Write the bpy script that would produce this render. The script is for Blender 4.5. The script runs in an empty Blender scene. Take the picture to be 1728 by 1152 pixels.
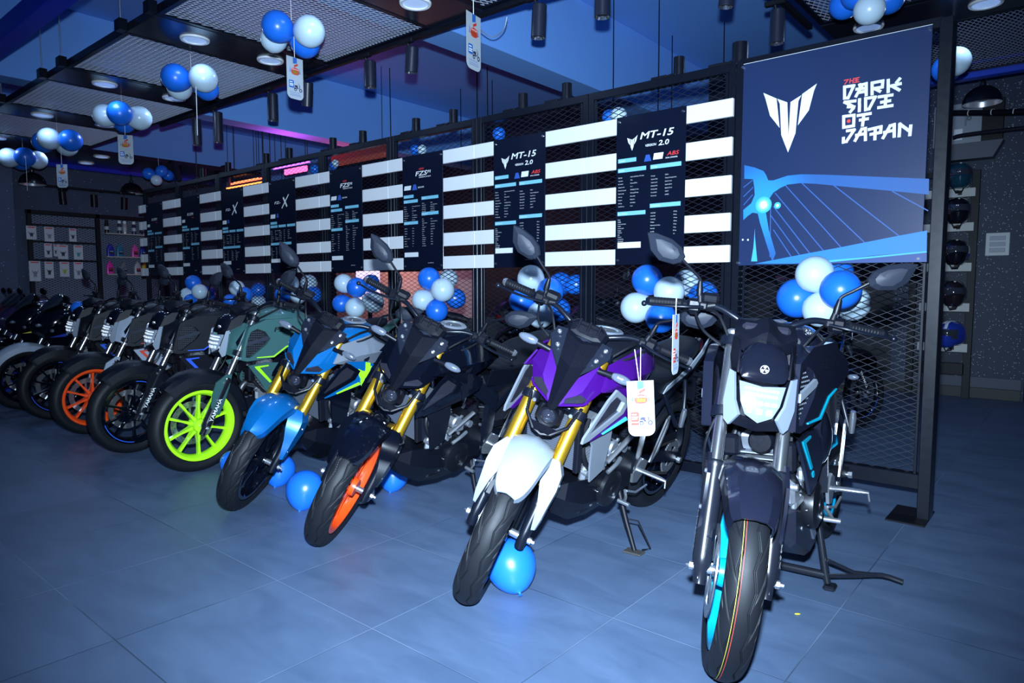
import bpy, bmesh, math, random
from mathutils import Vector, Matrix, Euler
from mathutils.geometry import tessellate_polygon
import numpy as np
random.seed(7)
R = math.radians
scene = bpy.context.scene
COL = scene.collection

# ------------------------------------------------------------------ geometry container
class G:
    def __init__(s): s.v = []; s.f = []; s.m = []; s.cur = 0
    def add(s, vs, fs, M=None):
        b = len(s.v)
        s.v += [tuple(M @ Vector(p)) if M else tuple(p) for p in vs]
        s.f += [tuple(b + i for i in f) for f in fs]
        s.m += [s.cur] * len(fs)
        return s
    def join(s, o, M=None): return s.add(o.v, o.f, M)
    def xf(s, M): s.v = [tuple(M @ Vector(p)) for p in s.v]; return s
    def mirrored(s):
        g = G(); g.v = [(x, -y, z) for x, y, z in s.v]; g.f = [tuple(reversed(f)) for f in s.f]; g.m = list(s.m); return g
    def both(s):
        m = s.mirrored(); b = len(s.v); s.v += m.v; s.f += [tuple(b + i for i in f) for f in m.f]; s.m += m.m; return s
    # --- primitives
    def box(s, c, d, M=None, b=0.0):
        x, y, z = d[0] / 2, d[1] / 2, d[2] / 2
        T = (M.to_4x4() if M else Matrix.Identity(4)); T = Matrix.Translation(c) @ T
        if b <= 0:
            vs = [(i, j, k) for i in (-x, x) for j in (-y, y) for k in (-z, z)]
            return s.add(vs, [(0, 1, 3, 2), (4, 6, 7, 5), (0, 4, 5, 1), (2, 3, 7, 6), (0, 2, 6, 4), (1, 5, 7, 3)], T)
        b = min(b, x * .95, y * .95, z * .95)
        vs = []; idx = {}
        for i in (-1, 1):
            for j in (-1, 1):
                for k in (-1, 1):
                    for a in range(3):
                        p = [i * x, j * y, k * z]
                        for q in range(3):
                            if q != a: p[q] -= (i, j, k)[q] * b
                        idx[i, j, k, a] = len(vs); vs.append(tuple(p))
        fs = []
        for a in range(3):
            o = [q for q in range(3) if q != a]
            for sg in (-1, 1):
                ring = []
                for p0, p1 in ((-1, -1), (1, -1), (1, 1), (-1, 1)):
                    key = [0, 0, 0]; key[a] = sg; key[o[0]] = p0; key[o[1]] = p1
                    ring.append(idx[key[0], key[1], key[2], a])
                fs.append(tuple(ring))
        for a in range(3):       # edges along axis a
            o = [q for q in range(3) if q != a]
            for p0 in (-1, 1):
                for p1 in (-1, 1):
                    def K(t, ax):
                        key = [0, 0, 0]; key[a] = t; key[o[0]] = p0; key[o[1]] = p1; return idx[key[0], key[1], key[2], ax]
                    fs.append((K(-1, o[0]), K(1, o[0]), K(1, o[1]), K(-1, o[1])))
        for i in (-1, 1):
            for j in (-1, 1):
                for k in (-1, 1): fs.append((idx[i, j, k, 0], idx[i, j, k, 1], idx[i, j, k, 2]))
        # orient outward
        out = []
        for f in fs:
            n = (Vector(vs[f[1]]) - Vector(vs[f[0]])).cross(Vector(vs[f[2]]) - Vector(vs[f[0]]))
            cc = sum((Vector(vs[q]) for q in f), Vector())
            out.append(f if n.dot(cc) > 0 else tuple(reversed(f)))
        return s.add(vs, out, T)
    def bar(s, p0, p1, w, t, up=(0, 0, 1)):
        p0 = Vector(p0); p1 = Vector(p1); d = p1 - p0; L = d.length
        if L < 1e-6: return s
        d.normalize(); up = Vector(up)
        sd = d.cross(up)
        if sd.length < 1e-5: sd = d.cross(Vector((1, 0, 0)))
        sd.normalize(); u = sd.cross(d)
        M = Matrix((d, sd, u)).transposed()
        return s.box((p0 + p1) / 2, (L, w, t), M)
    def tube(s, pts, r, n=10, smooth=0, caps=True, flat=1.0, closed=False):
        pts = [Vector(p) for p in pts]
        rr = list(r) if isinstance(r, (list, tuple)) else [r] * len(pts)
        if smooth: pts, rr = catmull(pts, rr, smooth, closed)
        N = len(pts); t = []
        for i in range(N):
            if closed: d = pts[(i + 1) % N] - pts[i - 1]
            else: d = pts[min(i + 1, N - 1)] - pts[max(i - 1, 0)]
            t.append(d.normalized() if d.length > 1e-9 else Vector((0, 0, 1)))
        a = Vector((0, 0, 1)) if abs(t[0].z) < .9 else Vector((1, 0, 0))
        u = (a - t[0] * a.dot(t[0])).normalized(); vs = []
        for i in range(N):
            u = (u - t[i] * u.dot(t[i]))
            u = u.normalized() if u.length > 1e-6 else t[i].orthogonal().normalized()
            w = t[i].cross(u)
            for k in range(n):
                an = 2 * math.pi * k / n
                vs.append(pts[i] + u * (math.cos(an) * rr[i] * flat) + w * (math.sin(an) * rr[i]))
        fs = []
        for i in range(N if closed else N - 1):
            j = (i + 1) % N
            for k in range(n):
                fs.append((i * n + k, i * n + (k + 1) % n, j * n + (k + 1) % n, j * n + k))
        if caps and not closed:
            fs.append(tuple(reversed(range(n)))); fs.append(tuple((N - 1) * n + k for k in range(n)))
        return s.add(vs, fs)
    def cyl(s, p0, p1, r, r1=None, n=20): return s.tube([p0, p1], [r, r if r1 is None else r1], n)
    def lathe(s, prof, o=(0, 0, 0), ax=(0, 0, 1), n=32, closed=False, a0=0.0, a1=None):
        """prof: list of (radius, height along axis)"""
        ax = Vector(ax).normalized(); o = Vector(o)
        u = ax.orthogonal().normalized()
        if abs(ax.y) > .9: u = Vector((1, 0, 0)); 
        w = ax.cross(u); m = len(prof); full = a1 is None; vs = []
        K = n if full else n + 1
        for k in range(K):
            an = a0 + ((2 * math.pi) if full else (a1 - a0)) * k / n
            d = u * math.cos(an) + w * math.sin(an)
            for r, h in prof: vs.append(o + d * r + ax * h)
        fs = []
        for k in range(n):
            k2 = (k + 1) % K
            for j in range(m if closed else m - 1):
                j2 = (j + 1) % m
                fs.append((k * m + j, k2 * m + j, k2 * m + j2, k * m + j2))
        return s.add(vs, fs)
    def ball(s, c, r, n=24, m=14, sc=(1, 1, 1), M=None):
        vs = []; fs = []
        for j in range(m + 1):
            th = math.pi * j / m
            for k in range(n):
                a = 2 * math.pi * k / n
                vs.append((r * sc[0] * math.sin(th) * math.cos(a), r * sc[1] * math.sin(th) * math.sin(a), r * sc[2] * math.cos(th)))
        for j in range(m):
            for k in range(n):
                fs.append((j * n + k, (j + 1) * n + k, (j + 1) * n + (k + 1) % n, j * n + (k + 1) % n))
        T = Matrix.Translation(c) @ (M.to_4x4() if M else Matrix.Identity(4))
        return s.add(vs, fs, T)
    def plate(s, poly, o, u, v, t, holes=()):
        """polygon (2D list) in plane o,u,v, thick t along u x v (centred)"""
        o = Vector(o); u = Vector(u).normalized(); v = Vector(v).normalized(); n = u.cross(v).normalized()
        loops = [list(poly)] + [list(h) for h in holes]
        flat = [p for l in loops for p in l]
        tri = tessellate_polygon([[Vector((p[0], p[1], 0)) for p in l] for l in loops])
        N = len(flat); vs = []
        for sg in (1, -1): vs += [o + u * p[0] + v * p[1] + n * (t / 2 * sg) for p in flat]
        fs = []
        for a, b, c in tri:
            pa, pb, pc = flat[a], flat[b], flat[c]
            ar = (pb[0] - pa[0]) * (pc[1] - pa[1]) - (pc[0] - pa[0]) * (pb[1] - pa[1])
            if abs(ar) < 1e-12: continue
            if ar < 0: b, c = c, b
            fs.append((a, b, c)); fs.append((a + N, c + N, b + N))
        b = 0
        for l in loops:
            m = len(l); ar = sum(l[i][0] * l[(i + 1) % m][1] - l[(i + 1) % m][0] * l[i][1] for i in range(m))
            hole = b > 0
            for i in range(m):
                i0, i1 = b + i, b + (i + 1) % m
                if (ar > 0) != hole: fs.append((i0, i0 + N, i1 + N, i1))
                else: fs.append((i0, i1, i1 + N, i0 + N))
            b += m
        return s.add(vs, fs)
    def panel(s, pts, t, n=None):
        """thick sheet from a (possibly bent) list of quads/tris: pts = list of polygons with shared corner coords"""
        key = {}; vs = []; fs = []
        for poly in pts:
            f = []
            for p in poly:
                k = (round(p[0], 5), round(p[1], 5), round(p[2], 5))
                if k not in key: key[k] = len(vs); vs.append(Vector(p))
                f.append(key[k])
            fs.append(f)
        nr = [Vector() for _ in vs]
        for f in fs:
            q = (vs[f[1]] - vs[f[0]]).cross(vs[f[2]] - vs[f[0]])
            if q.length > 1e-9: q.normalize()
            for i in f: nr[i] += q
        N = len(vs); out = vs + [vs[i] - nr[i].normalized() * t for i in range(N)]
        ed = {}
        for f in fs:
            for i in range(len(f)): ed[(f[i], f[(i + 1) % len(f)])] = 1
        F = [tuple(f) for f in fs] + [tuple(i + N for i in reversed(f)) for f in fs]
        for (a, b) in ed:
            if (b, a) not in ed: F.append((b, a, a + N, b + N))
        return s.add(out, F)
    def loft(s, secs, caps=True, sm=0, smr=0):
        """secs: list of closed rings (equal length). sm: Catmull steps between rings, smr: within ring"""
        secs = [[Vector(p) for p in r] for r in secs]
        if smr: secs = [catmull(r, [0] * len(r), smr, True)[0] for r in secs]
        if sm:
            cols = [catmull([r[i] for r in secs], [0] * len(secs), sm)[0] for i in range(len(secs[0]))]
            secs = [[c[j] for c in cols] for j in range(len(cols[0]))]
        n = len(secs[0]); vs = [p for r in secs for p in r]; fs = []
        for i in range(len(secs) - 1):
            for k in range(n): fs.append((i * n + k, i * n + (k + 1) % n, (i + 1) * n + (k + 1) % n, (i + 1) * n + k))
        if caps == 'U':
            h = n // 2; L = len(secs) - 1
            for base, rev in ((0, True), (L * n, False)):
                for i in range(h - 1):
                    q = (base + i, base + i + 1, base + n - 2 - i, base + n - 1 - i); fs.append(q[::-1] if not rev else q)
        elif caps:
            L = len(secs) - 1
            for base, rev in ((0, True), (L * n, False)):
                c = sum((vs[base + k] for k in range(n)), Vector()) / n
                ci = len(vs); vs.append(c)
                for k in range(n):
                    a, b = base + k, base + (k + 1) % n
                    fs.append((ci, b, a) if rev else (ci, a, b))
        return s.add(vs, fs)

def catmull(pts, rr, k, closed=False):
    pts = [Vector(p) for p in pts]; N = len(pts); P = []; Q = []
    rng = range(N if closed else N - 1)
    for i in rng:
        if closed: a, b, c, d = (i - 1) % N, i, (i + 1) % N, (i + 2) % N
        else: a, b, c, d = max(i - 1, 0), i, i + 1, min(i + 2, N - 1)
        for j in range(k):
            t = j / k; t2 = t * t; t3 = t2 * t
            w = (-.5 * t + t2 - .5 * t3, 1 - 2.5 * t2 + 1.5 * t3, .5 * t + 2 * t2 - 1.5 * t3, -.5 * t2 + .5 * t3)
            P.append(pts[a] * w[0] + pts[b] * w[1] + pts[c] * w[2] + pts[d] * w[3])
            Q.append(rr[b] * (1 - t) + rr[c] * t)
    if not closed: P.append(pts[-1]); Q.append(rr[-1])
    return P, Q

def ring(x, w, zt, zb, n=16, p=2.3, cy=0.0, wz=None):
    """superellipse section in YZ at x (wz: height of widest point)"""
    o = []; zc = (zt + zb) / 2 if wz is None else wz
    for k in range(n):
        a = 2 * math.pi * k / n; c, s_ = math.cos(a), math.sin(a)
        y = w * math.copysign(abs(c) ** (2 / p), c); h = (zt - zc) if s_ > 0 else (zc - zb)
        o.append((x, cy + y, zc + h * math.copysign(abs(s_) ** (2 / p), s_)))
    return o

# ------------------------------------------------------------------ materials
MATS = {}
def nodes_of(m):
    m.use_nodes = True; nt = m.node_tree; return nt, nt.nodes['Principled BSDF']
def mat(name, col, rough=.5, metal=0.0, coat=0.0, emis=None, es=0.0, spec=.5, alpha=None, trans=0.0, noise=0.0, nscale=30.0, bump=0.0, sss=0.0):
    if name in MATS: return MATS[name]
    m = bpy.data.materials.new(name); nt, b = nodes_of(m)
    b.inputs['Base Color'].default_value = (*col, 1); b.inputs['Roughness'].default_value = rough
    b.inputs['Metallic'].default_value = metal; b.inputs['Coat Weight'].default_value = coat; b.inputs['Coat Roughness'].default_value = .05
    b.inputs['Specular IOR Level'].default_value = spec
    if trans: b.inputs['Transmission Weight'].default_value = trans
    if alpha is not None: b.inputs['Alpha'].default_value = alpha
    if emis: b.inputs['Emission Color'].default_value = (*emis, 1); b.inputs['Emission Strength'].default_value = es
    if sss: b.inputs['Subsurface Weight'].default_value = sss; b.inputs['Subsurface Radius'].default_value = (.05, .05, .05)
    if noise or bump:
        N = nt.nodes; L = nt.links
        tc = N.new('ShaderNodeTexCoord'); nz = N.new('ShaderNodeTexNoise'); nz.inputs['Scale'].default_value = nscale; nz.inputs['Detail'].default_value = 5
        L.new(tc.outputs['Object'], nz.inputs['Vector'])
        if noise:
            mr = N.new('ShaderNodeMapRange'); mr.inputs['To Min'].default_value = max(.02, rough - noise); mr.inputs['To Max'].default_value = rough + noise
            L.new(nz.outputs['Fac'], mr.inputs['Value']); L.new(mr.outputs['Result'], b.inputs['Roughness'])
        if bump:
            bp = N.new('ShaderNodeBump'); bp.inputs['Strength'].default_value = bump; bp.inputs['Distance'].default_value = .002
            L.new(nz.outputs['Fac'], bp.inputs['Height']); L.new(bp.outputs['Normal'], b.inputs['Normal'])
    MATS[name] = m; return m

# ------------------------------------------------------------------ objects
def link(name, g, mats, parent=None, sharp=35, smooth=True):
    me = bpy.data.meshes.new(name)
    me.from_pydata([tuple(v) for v in g.v], [], [tuple(f) for f in g.f]); me.update()
    if not isinstance(mats, (list, tuple)): mats = [mats]
    for m in mats: me.materials.append(m)
    if len(mats) > 1: me.polygons.foreach_set('material_index', g.m)
    if smooth:
        me.polygons.foreach_set('use_smooth', [True] * len(me.polygons)); me.set_sharp_from_angle(angle=R(sharp))
    o = bpy.data.objects.new(name, me); COL.objects.link(o)
    if parent: o.parent = parent
    return o
def tag(o, label, cat, group=None, kind=None):
    o['label'] = label; o['category'] = cat
    if group: o['group'] = group
    if kind: o['kind'] = kind
    return o
def thing(name, label, cat, loc=(0, 0, 0), rot=(0, 0, 0), group=None):
    o = bpy.data.objects.new(name, None); COL.objects.link(o); o.empty_display_size = .05
    o.location = loc; o.rotation_euler = rot
    return tag(o, label, cat, group)
def struct(name, g, m, label=None):
    o = link(name, g, m); o['kind'] = 'structure'
    if label: o['label'] = label
    return o
def dup(root, loc=None, rot=None, label=None, group=None):
    r = root.copy(); COL.objects.link(r)
    if loc is not None: r.location = loc
    if rot is not None: r.rotation_euler = rot
    if label: r['label'] = label
    if group: r['group'] = group
    for ch in list(root.children):
        c = ch.copy(); COL.objects.link(c); c.parent = r
        for g in list(ch.children):
            d = g.copy(); COL.objects.link(d); d.parent = c
    return r

# text as geometry in the XY plane, unit size
_tc = {}
def text_geo(s, res=2):
    k = (s, res)
    if k in _tc: return _tc[k]
    cu = bpy.data.curves.new('t', 'FONT'); cu.body = s; cu.size = 1; cu.resolution_u = res; cu.offset = .018 if res > 1 else 0
    ob = bpy.data.objects.new('t', cu); COL.objects.link(ob)
    dg = bpy.context.evaluated_depsgraph_get(); me = bpy.data.meshes.new_from_object(ob.evaluated_get(dg))
    g = G(); g.v = [tuple(v.co) for v in me.vertices]; g.f = [tuple(p.vertices) for p in me.polygons]; g.m = [0] * len(g.f)
    w = max((v[0] for v in g.v), default=0)
    bpy.data.objects.remove(ob); bpy.data.curves.remove(cu); bpy.data.meshes.remove(me)
    _tc[k] = (g, w); return _tc[k]
def put_text(g, s, o, u, v, size, off=0.0, shear=0.0, align='L', width=None, res=2, wx=1.0):
    t, w = text_geo(s, res); o = Vector(o); u = Vector(u).normalized(); v = Vector(v).normalized(); n = u.cross(v)
    sx = size * wx if width is None else width / w
    dx = {'L': 0, 'C': -w * sx / 2, 'R': -w * sx}[align]
    g.add([o + u * (p[0] * sx + p[1] * size * shear + dx) + v * (p[1] * size) + n * off for p in t.v], t.f)
LOGO= [[(-1.418, 2.212), (-1.345, 2.169), (-1.324, 2.01), (-1.378, 2.083), (-1.405, 2.177)], [(-1.341, 2.167), (-1.287, 2.139), (-1.275, 1.961), (-1.27, 2.138), (-1.215, 2.164), (-1.229, 2.136), (-1.239, 1.97), (-1.275, 1.873), (-1.314, 1.971), (-1.327, 2.138)], [(-1.211, 2.169), (-1.138, 2.21), (-1.151, 2.176), (-1.174, 2.079), (-1.228, 2.009)]]
ST_WHITE= [[(-1.002, 2.168), (-1.0, 2.111), (-0.983, 2.11), (-0.958, 2.166), (-1.002, 2.168)], [(-0.944, 2.146), (-0.9, 2.144)], [(-0.931, 2.166), (-0.929, 2.16)], [(-0.946, 2.112), (-0.918, 2.164), (-0.901, 2.166), (-0.899, 2.11)], [(-0.933, 2.128), (-0.903, 2.128)], [(-0.872, 2.109), (-0.874, 2.164), (-0.826, 2.165), (-0.827, 2.135), (-0.87, 2.135)], [(-0.856, 2.13), (-0.837, 2.117)], [(-0.8, 2.108), (-0.802, 2.164)], [(-0.796, 2.133), (-0.748, 2.137)], [(-0.752, 2.161), (-0.764, 2.147)], [(-0.785, 2.133), (-0.752, 2.108)], [(-0.949, 2.089), (-0.998, 2.091), (-0.954, 2.06), (-0.956, 2.054), (-0.97, 2.038)], [(-0.953, 2.06), (-0.981, 2.065)], [(-0.929, 2.093), (-0.929, 2.075)], [(-0.928, 2.064), (-0.928, 2.036)], [(-0.901, 2.094), (-0.899, 2.037), (-0.883, 2.039), (-0.857, 2.092), (-0.901, 2.093)], [(-0.84, 2.09), (-0.782, 2.089)], [(-0.828, 2.062), (-0.791, 2.063)], [(-0.84, 2.038), (-0.78, 2.038)], [(-0.809, 2.086), (-0.811, 2.037)], [(-1.001, 2.02), (-0.952, 2.019), (-0.952, 1.966), (-0.999, 1.965), (-1.001, 2.02)], [(-0.933, 2.014), (-0.876, 2.015)], [(-0.922, 1.99), (-0.888, 1.991)], [(-0.906, 2.014), (-0.91, 1.962)], [(-0.981, 1.945), (-0.948, 1.945), (-0.983, 1.892), (-0.998, 1.89), (-0.998, 1.911)], [(-0.942, 1.891), (-0.913, 1.944), (-0.896, 1.945), (-0.894, 1.888)], [(-0.937, 1.917), (-0.895, 1.919)], [(-0.879, 1.937), (-0.825, 1.943), (-0.826, 1.915), (-0.87, 1.912)], [(-0.851, 1.937), (-0.851, 1.886)], [(-0.814, 1.887), (-0.785, 1.941), (-0.767, 1.945), (-0.765, 1.887)], [(-0.809, 1.913), (-0.769, 1.917)], [(-0.743, 1.886), (-0.742, 1.943), (-0.699, 1.903)], [(-0.695, 1.928), (-0.697, 1.885)]]
ST_RED= [[(-1.004, 2.201), (-0.986, 2.202), (-1.001, 2.182)], [(-0.976, 2.203), (-0.978, 2.183)], [(-0.961, 2.202), (-0.963, 2.181)], [(-0.976, 2.193), (-0.963, 2.192)], [(-0.956, 2.201), (-0.935, 2.202)], [(-0.953, 2.192), (-0.938, 2.191)], [(-0.956, 2.182), (-0.935, 2.181)], [(-0.946, 2.201), (-0.947, 2.181)]]
DOT= [(-0.976, 1.993)]
ARCH= [(-1.514, 1.832), (-1.454, 1.812), (-1.405, 1.788), (-1.391, 1.767), (-1.377, 1.734), (-1.349, 1.731), (-1.274, 1.749), (-1.201, 1.749), (-1.065, 1.732), (-0.844, 1.7), (-0.607, 1.666), (-0.605, 1.591), (-0.789, 1.627), (-0.95, 1.657), (-1.122, 1.691), (-1.206, 1.703), (-1.273, 1.701), (-1.31, 1.687), (-1.347, 1.665), (-1.368, 1.635), (-1.389, 1.579), (-1.366, 1.463), (-1.324, 1.333), (-1.341, 1.286), (-1.37, 1.367), (-1.416, 1.504), (-1.43, 1.557), (-1.46, 1.564), (-1.486, 1.547), (-1.511, 1.526), (-1.513, 1.582), (-1.468, 1.617), (-1.45, 1.661), (-1.454, 1.706), (-1.462, 1.749), (-1.512, 1.756)]
DECK= [(-1.439, 1.278), (-1.169, 1.325), (-0.995, 1.353), (-0.764, 1.394), (-0.605, 1.42), (-0.602, 1.319), (-0.829, 1.307), (-1.108, 1.28), (-1.228, 1.274)]
DECKLINE= [(-1.05, 1.287), (-0.602, 1.321), (-0.602, 1.314), (-1.05, 1.277)]
RAIL= [(-1.228, 1.274), (-1.05, 1.277), (-0.602, 1.314), (-0.6, 1.269)]
CABLES= [[(-1.337, 1.661), (-1.075, 1.338)], [(-1.285, 1.7), (-0.992, 1.356)], [(-1.196, 1.701), (-0.88, 1.375)], [(-1.035, 1.674), (-0.725, 1.4)], [(-0.762, 1.62), (-0.606, 1.515)], [(-1.344, 1.589), (-1.145, 1.328)], [(-1.356, 1.539), (-1.199, 1.323)], [(-1.34, 1.461), (-1.242, 1.315)], [(-1.514, 1.709), (-1.465, 1.743)], [(-1.513, 1.657), (-1.461, 1.704)], [(-1.511, 1.611), (-1.463, 1.662)], [(-1.36, 1.584), (-1.355, 1.315)]]
LIGHTS= [(-1.399, 1.602), (-1.322, 1.593), (-1.481, 1.413), (-1.511, 1.415)]
TOWER= [(-1.444, 1.473), (-1.442, 1.428), (-1.435, 1.369), (-1.425, 1.291), (-1.46, 1.292), (-1.449, 1.37), (-1.446, 1.428)]
# ------------------------------------------------------------------ the shared materials
BLK = mat('black_metal', (.0035, .0055, .012), .34, .0, noise=.06, spec=.35)
BLKM = mat('black_matte_metal', (.0035, .0045, .009), .5, spec=.3)
MESHM = mat('mesh_steel', (.012, .015, .030), .42, .0, spec=.4)
MESHC = mat('ceiling_mesh_steel', (.42, .46, .58), .4, .2)
WHT = mat('white_painted_slat', (.78, .81, .84), .45)
PLAS = mat('black_plastic', (.0026, .0034, .0075), .42, noise=.08, nscale=120, spec=.28)
RUB = mat('black_rubber', (.0045, .0055, .009), .50, noise=.06, bump=.2, nscale=260, spec=.3)
CHR = mat('chrome', (.86, .89, .95), .17, .97)
SIL = mat('silver_metal', (.62, .65, .70), .3, .9)
ALU = mat('cast_aluminium', (.42, .45, .5), .45, .85, noise=.1)
STR = mat('white_string', (.85, .85, .88), .7)

def wall_mat(name, c0, c1, speck, sc, th, rough=.6):
    m = bpy.data.materials.new(name); nt, b = nodes_of(m); N = nt.nodes; L = nt.links
    tc = N.new('ShaderNodeTexCoord'); v = N.new('ShaderNodeTexVoronoi'); v.inputs['Scale'].default_value = sc
    L.new(tc.outputs['Object'], v.inputs['Vector'])
    wn = N.new('ShaderNodeTexWhiteNoise'); L.new(v.outputs['Position'], wn.inputs['Vector'])
    lt = N.new('ShaderNodeMath'); lt.operation = 'LESS_THAN'; lt.inputs[1].default_value = .28; L.new(v.outputs['Distance'], lt.inputs[0])
    gt = N.new('ShaderNodeMath'); gt.operation = 'GREATER_THAN'; gt.inputs[1].default_value = th; L.new(wn.outputs['Value'], gt.inputs[0])
    mu = N.new('ShaderNodeMath'); mu.operation = 'MULTIPLY'; L.new(lt.outputs[0], mu.inputs[0]); L.new(gt.outputs[0], mu.inputs[1])
    nz = N.new('ShaderNodeTexNoise'); nz.inputs['Scale'].default_value = 3; nz.inputs['Detail'].default_value = 8; L.new(tc.outputs['Object'], nz.inputs['Vector'])
    mx = N.new('ShaderNodeMix'); mx.data_type = 'RGBA'; mx.inputs['A'].default_value = (*c0, 1); mx.inputs['B'].default_value = (*c1, 1); L.new(nz.outputs['Fac'], mx.inputs['Factor'])
    m2 = N.new('ShaderNodeMix'); m2.data_type = 'RGBA'; m2.inputs['B'].default_value = (*speck, 1); L.new(mx.outputs['Result'], m2.inputs['A']); L.new(mu.outputs[0], m2.inputs['Factor'])
    L.new(m2.outputs['Result'], b.inputs['Base Color']); b.inputs['Roughness'].default_value = rough
    bp = N.new('ShaderNodeBump'); bp.inputs['Strength'].default_value = .25; bp.inputs['Distance'].default_value = .004
    n2 = N.new('ShaderNodeTexNoise'); n2.inputs['Scale'].default_value = 90; L.new(tc.outputs['Object'], n2.inputs['Vector'])
    L.new(n2.outputs['Fac'], bp.inputs['Height']); L.new(bp.outputs['Normal'], b.inputs['Normal'])
    return m
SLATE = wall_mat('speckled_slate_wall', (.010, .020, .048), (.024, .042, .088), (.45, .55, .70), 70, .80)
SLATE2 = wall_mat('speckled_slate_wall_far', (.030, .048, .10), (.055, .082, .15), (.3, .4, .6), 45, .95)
CEIL = mat('blue_ceiling_paint', (.17, .41, .93), .6, noise=.05, nscale=4)
DARKW = mat('dark_back_wall', (.006, .008, .016), .6, noise=.1, nscale=2)

def floor_mat():
    m = bpy.data.materials.new('grey_stone_tile'); nt, b = nodes_of(m); N = nt.nodes; L = nt.links
    def math_(op, a, bb=None, c=None):
        n = N.new('ShaderNodeMath'); n.operation = op
        for i, q in enumerate((a, bb, c)):
            if q is None: continue
            if isinstance(q, (int, float)): n.inputs[i].default_value = q
            else: L.new(q, n.inputs[i])
        return n.outputs[0]
    tc = N.new('ShaderNodeTexCoord'); sp = N.new('ShaderNodeSeparateXYZ'); L.new(tc.outputs['Object'], sp.inputs[0])
    P = .585; d = []; cell = []
    for ax, o in (('X', -.617), ('Y', .81)):
        u = math_('DIVIDE', math_('SUBTRACT', sp.outputs[ax], o), P)
        fr = math_('FRACT', u); cell.append(math_('FLOOR', u))
        d.append(math_('MULTIPLY', math_('MINIMUM', fr, math_('SUBTRACT', 1.0, fr)), P))
    dm = math_('MINIMUM', d[0], d[1])
    g = N.new('ShaderNodeMapRange'); g.inputs['From Min'].default_value = .0010; g.inputs['From Max'].default_value = .0024; g.inputs['To Min'].default_value = 1; g.inputs['To Max'].default_value = 0
    L.new(dm, g.inputs['Value'])
    n1 = N.new('ShaderNodeTexNoise'); n1.inputs['Scale'].default_value = 2.6; n1.inputs['Detail'].default_value = 9; n1.inputs['Roughness'].default_value = .62; n1.inputs['Distortion'].default_value = .6
    mp = N.new('ShaderNodeMapping'); mp.inputs['Scale'].default_value = (1, 2.6, 1); L.new(tc.outputs['Object'], mp.inputs['Vector']); L.new(mp.outputs['Vector'], n1.inputs['Vector'])
    n2 = N.new('ShaderNodeTexNoise'); n2.inputs['Scale'].default_value = 1.1; n2.inputs['Detail'].default_value = 3; L.new(tc.outputs['Object'], n2.inputs['Vector'])
    cr = N.new('ShaderNodeValToRGB'); e = cr.color_ramp.elements
    e[0].position = .34; e[0].color = (.072, .116, .202, 1); e[1].position = .70; e[1].color = (.104, .160, .268, 1)
    L.new(n1.outputs['Fac'], cr.inputs['Fac'])
    cb = N.new('ShaderNodeCombineXYZ'); L.new(cell[0], cb.inputs[0]); L.new(cell[1], cb.inputs[1])
    wn = N.new('ShaderNodeTexWhiteNoise'); L.new(cb.outputs[0], wn.inputs['Vector'])
    br = N.new('ShaderNodeMapRange'); br.inputs['To Min'].default_value = .93; br.inputs['To Max'].default_value = 1.07; L.new(wn.outputs['Value'], br.inputs['Value'])
    vm = N.new('ShaderNodeVectorMath'); vm.operation = 'SCALE'; L.new(cr.outputs['Color'], vm.inputs[0]); L.new(br.outputs['Result'], vm.inputs['Scale'])
    gc = N.new('ShaderNodeValToRGB'); e = gc.color_ramp.elements; e[0].position = .42; e[0].color = (.035, .055, .10, 1); e[1].position = .56; e[1].color = (.17, .24, .35, 1)
    L.new(n2.outputs['Fac'], gc.inputs['Fac'])
    mx = N.new('ShaderNodeMix'); mx.data_type = 'RGBA'; L.new(vm.outputs[0], mx.inputs['A']); L.new(gc.outputs['Color'], mx.inputs['B']); L.new(g.outputs['Result'], mx.inputs['Factor'])
    L.new(mx.outputs['Result'], b.inputs['Base Color'])
    rr = N.new('ShaderNodeMapRange'); rr.inputs['To Min'].default_value = .34; rr.inputs['To Max'].default_value = .58; L.new(n1.outputs['Fac'], rr.inputs['Value']); L.new(rr.outputs['Result'], b.inputs['Roughness'])
    bp = N.new('ShaderNodeBump'); bp.inputs['Strength'].default_value = .5; bp.inputs['Distance'].default_value = .002; bp.invert = True
    L.new(g.outputs['Result'], bp.inputs['Height']); L.new(bp.outputs['Normal'], b.inputs['Normal'])
    return m

# ------------------------------------------------------------------ the room
XL, YB, ZS = -12.3, 8.46, 3.86
struct('floor', G().box(((XL + 4) / 2, 2, -.05), (4 - XL, 14, .1)), floor_mat())
struct('ceiling', G().box(((XL + 4) / 2, 2, ZS + .05), (4 - XL, 14, .1)), CEIL)
for i, (a, b) in enumerate(((-4.15, -3.82), (-8.08, -7.80), (-12.1, -11.75), (-.22, .12))):
    struct('trim_%d' % (i + 1), G().box(((a + b) / 2, 2, (3.1 + ZS) / 2), (b - a, 14, ZS - 3.1), b=.004), CEIL, 'blue painted ceiling beam')
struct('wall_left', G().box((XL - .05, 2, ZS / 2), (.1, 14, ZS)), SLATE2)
struct('wall_back', G().box(((XL - 1.62) / 2, YB + .05, ZS / 2), (-1.62 - XL, .1, ZS)), DARKW); struct('wall_back_right', G().box((-1.025, YB + .05, ZS / 2), (1.19, .1, ZS)), SLATE)
struct('wall_right', G().box((1.8, YB + .25, ZS / 2), (4.46, .1, ZS)), SLATE)
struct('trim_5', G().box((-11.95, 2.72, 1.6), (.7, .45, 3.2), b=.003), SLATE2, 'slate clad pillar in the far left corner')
struct('dark_band_back', G().box((-3.0, YB - .008, .055), (5.1, .016, .11), b=.002), mat('dark_floor_band', (.005, .007, .012), .5))  # dark strip on the wall stands in for a dark band of floor
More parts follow.
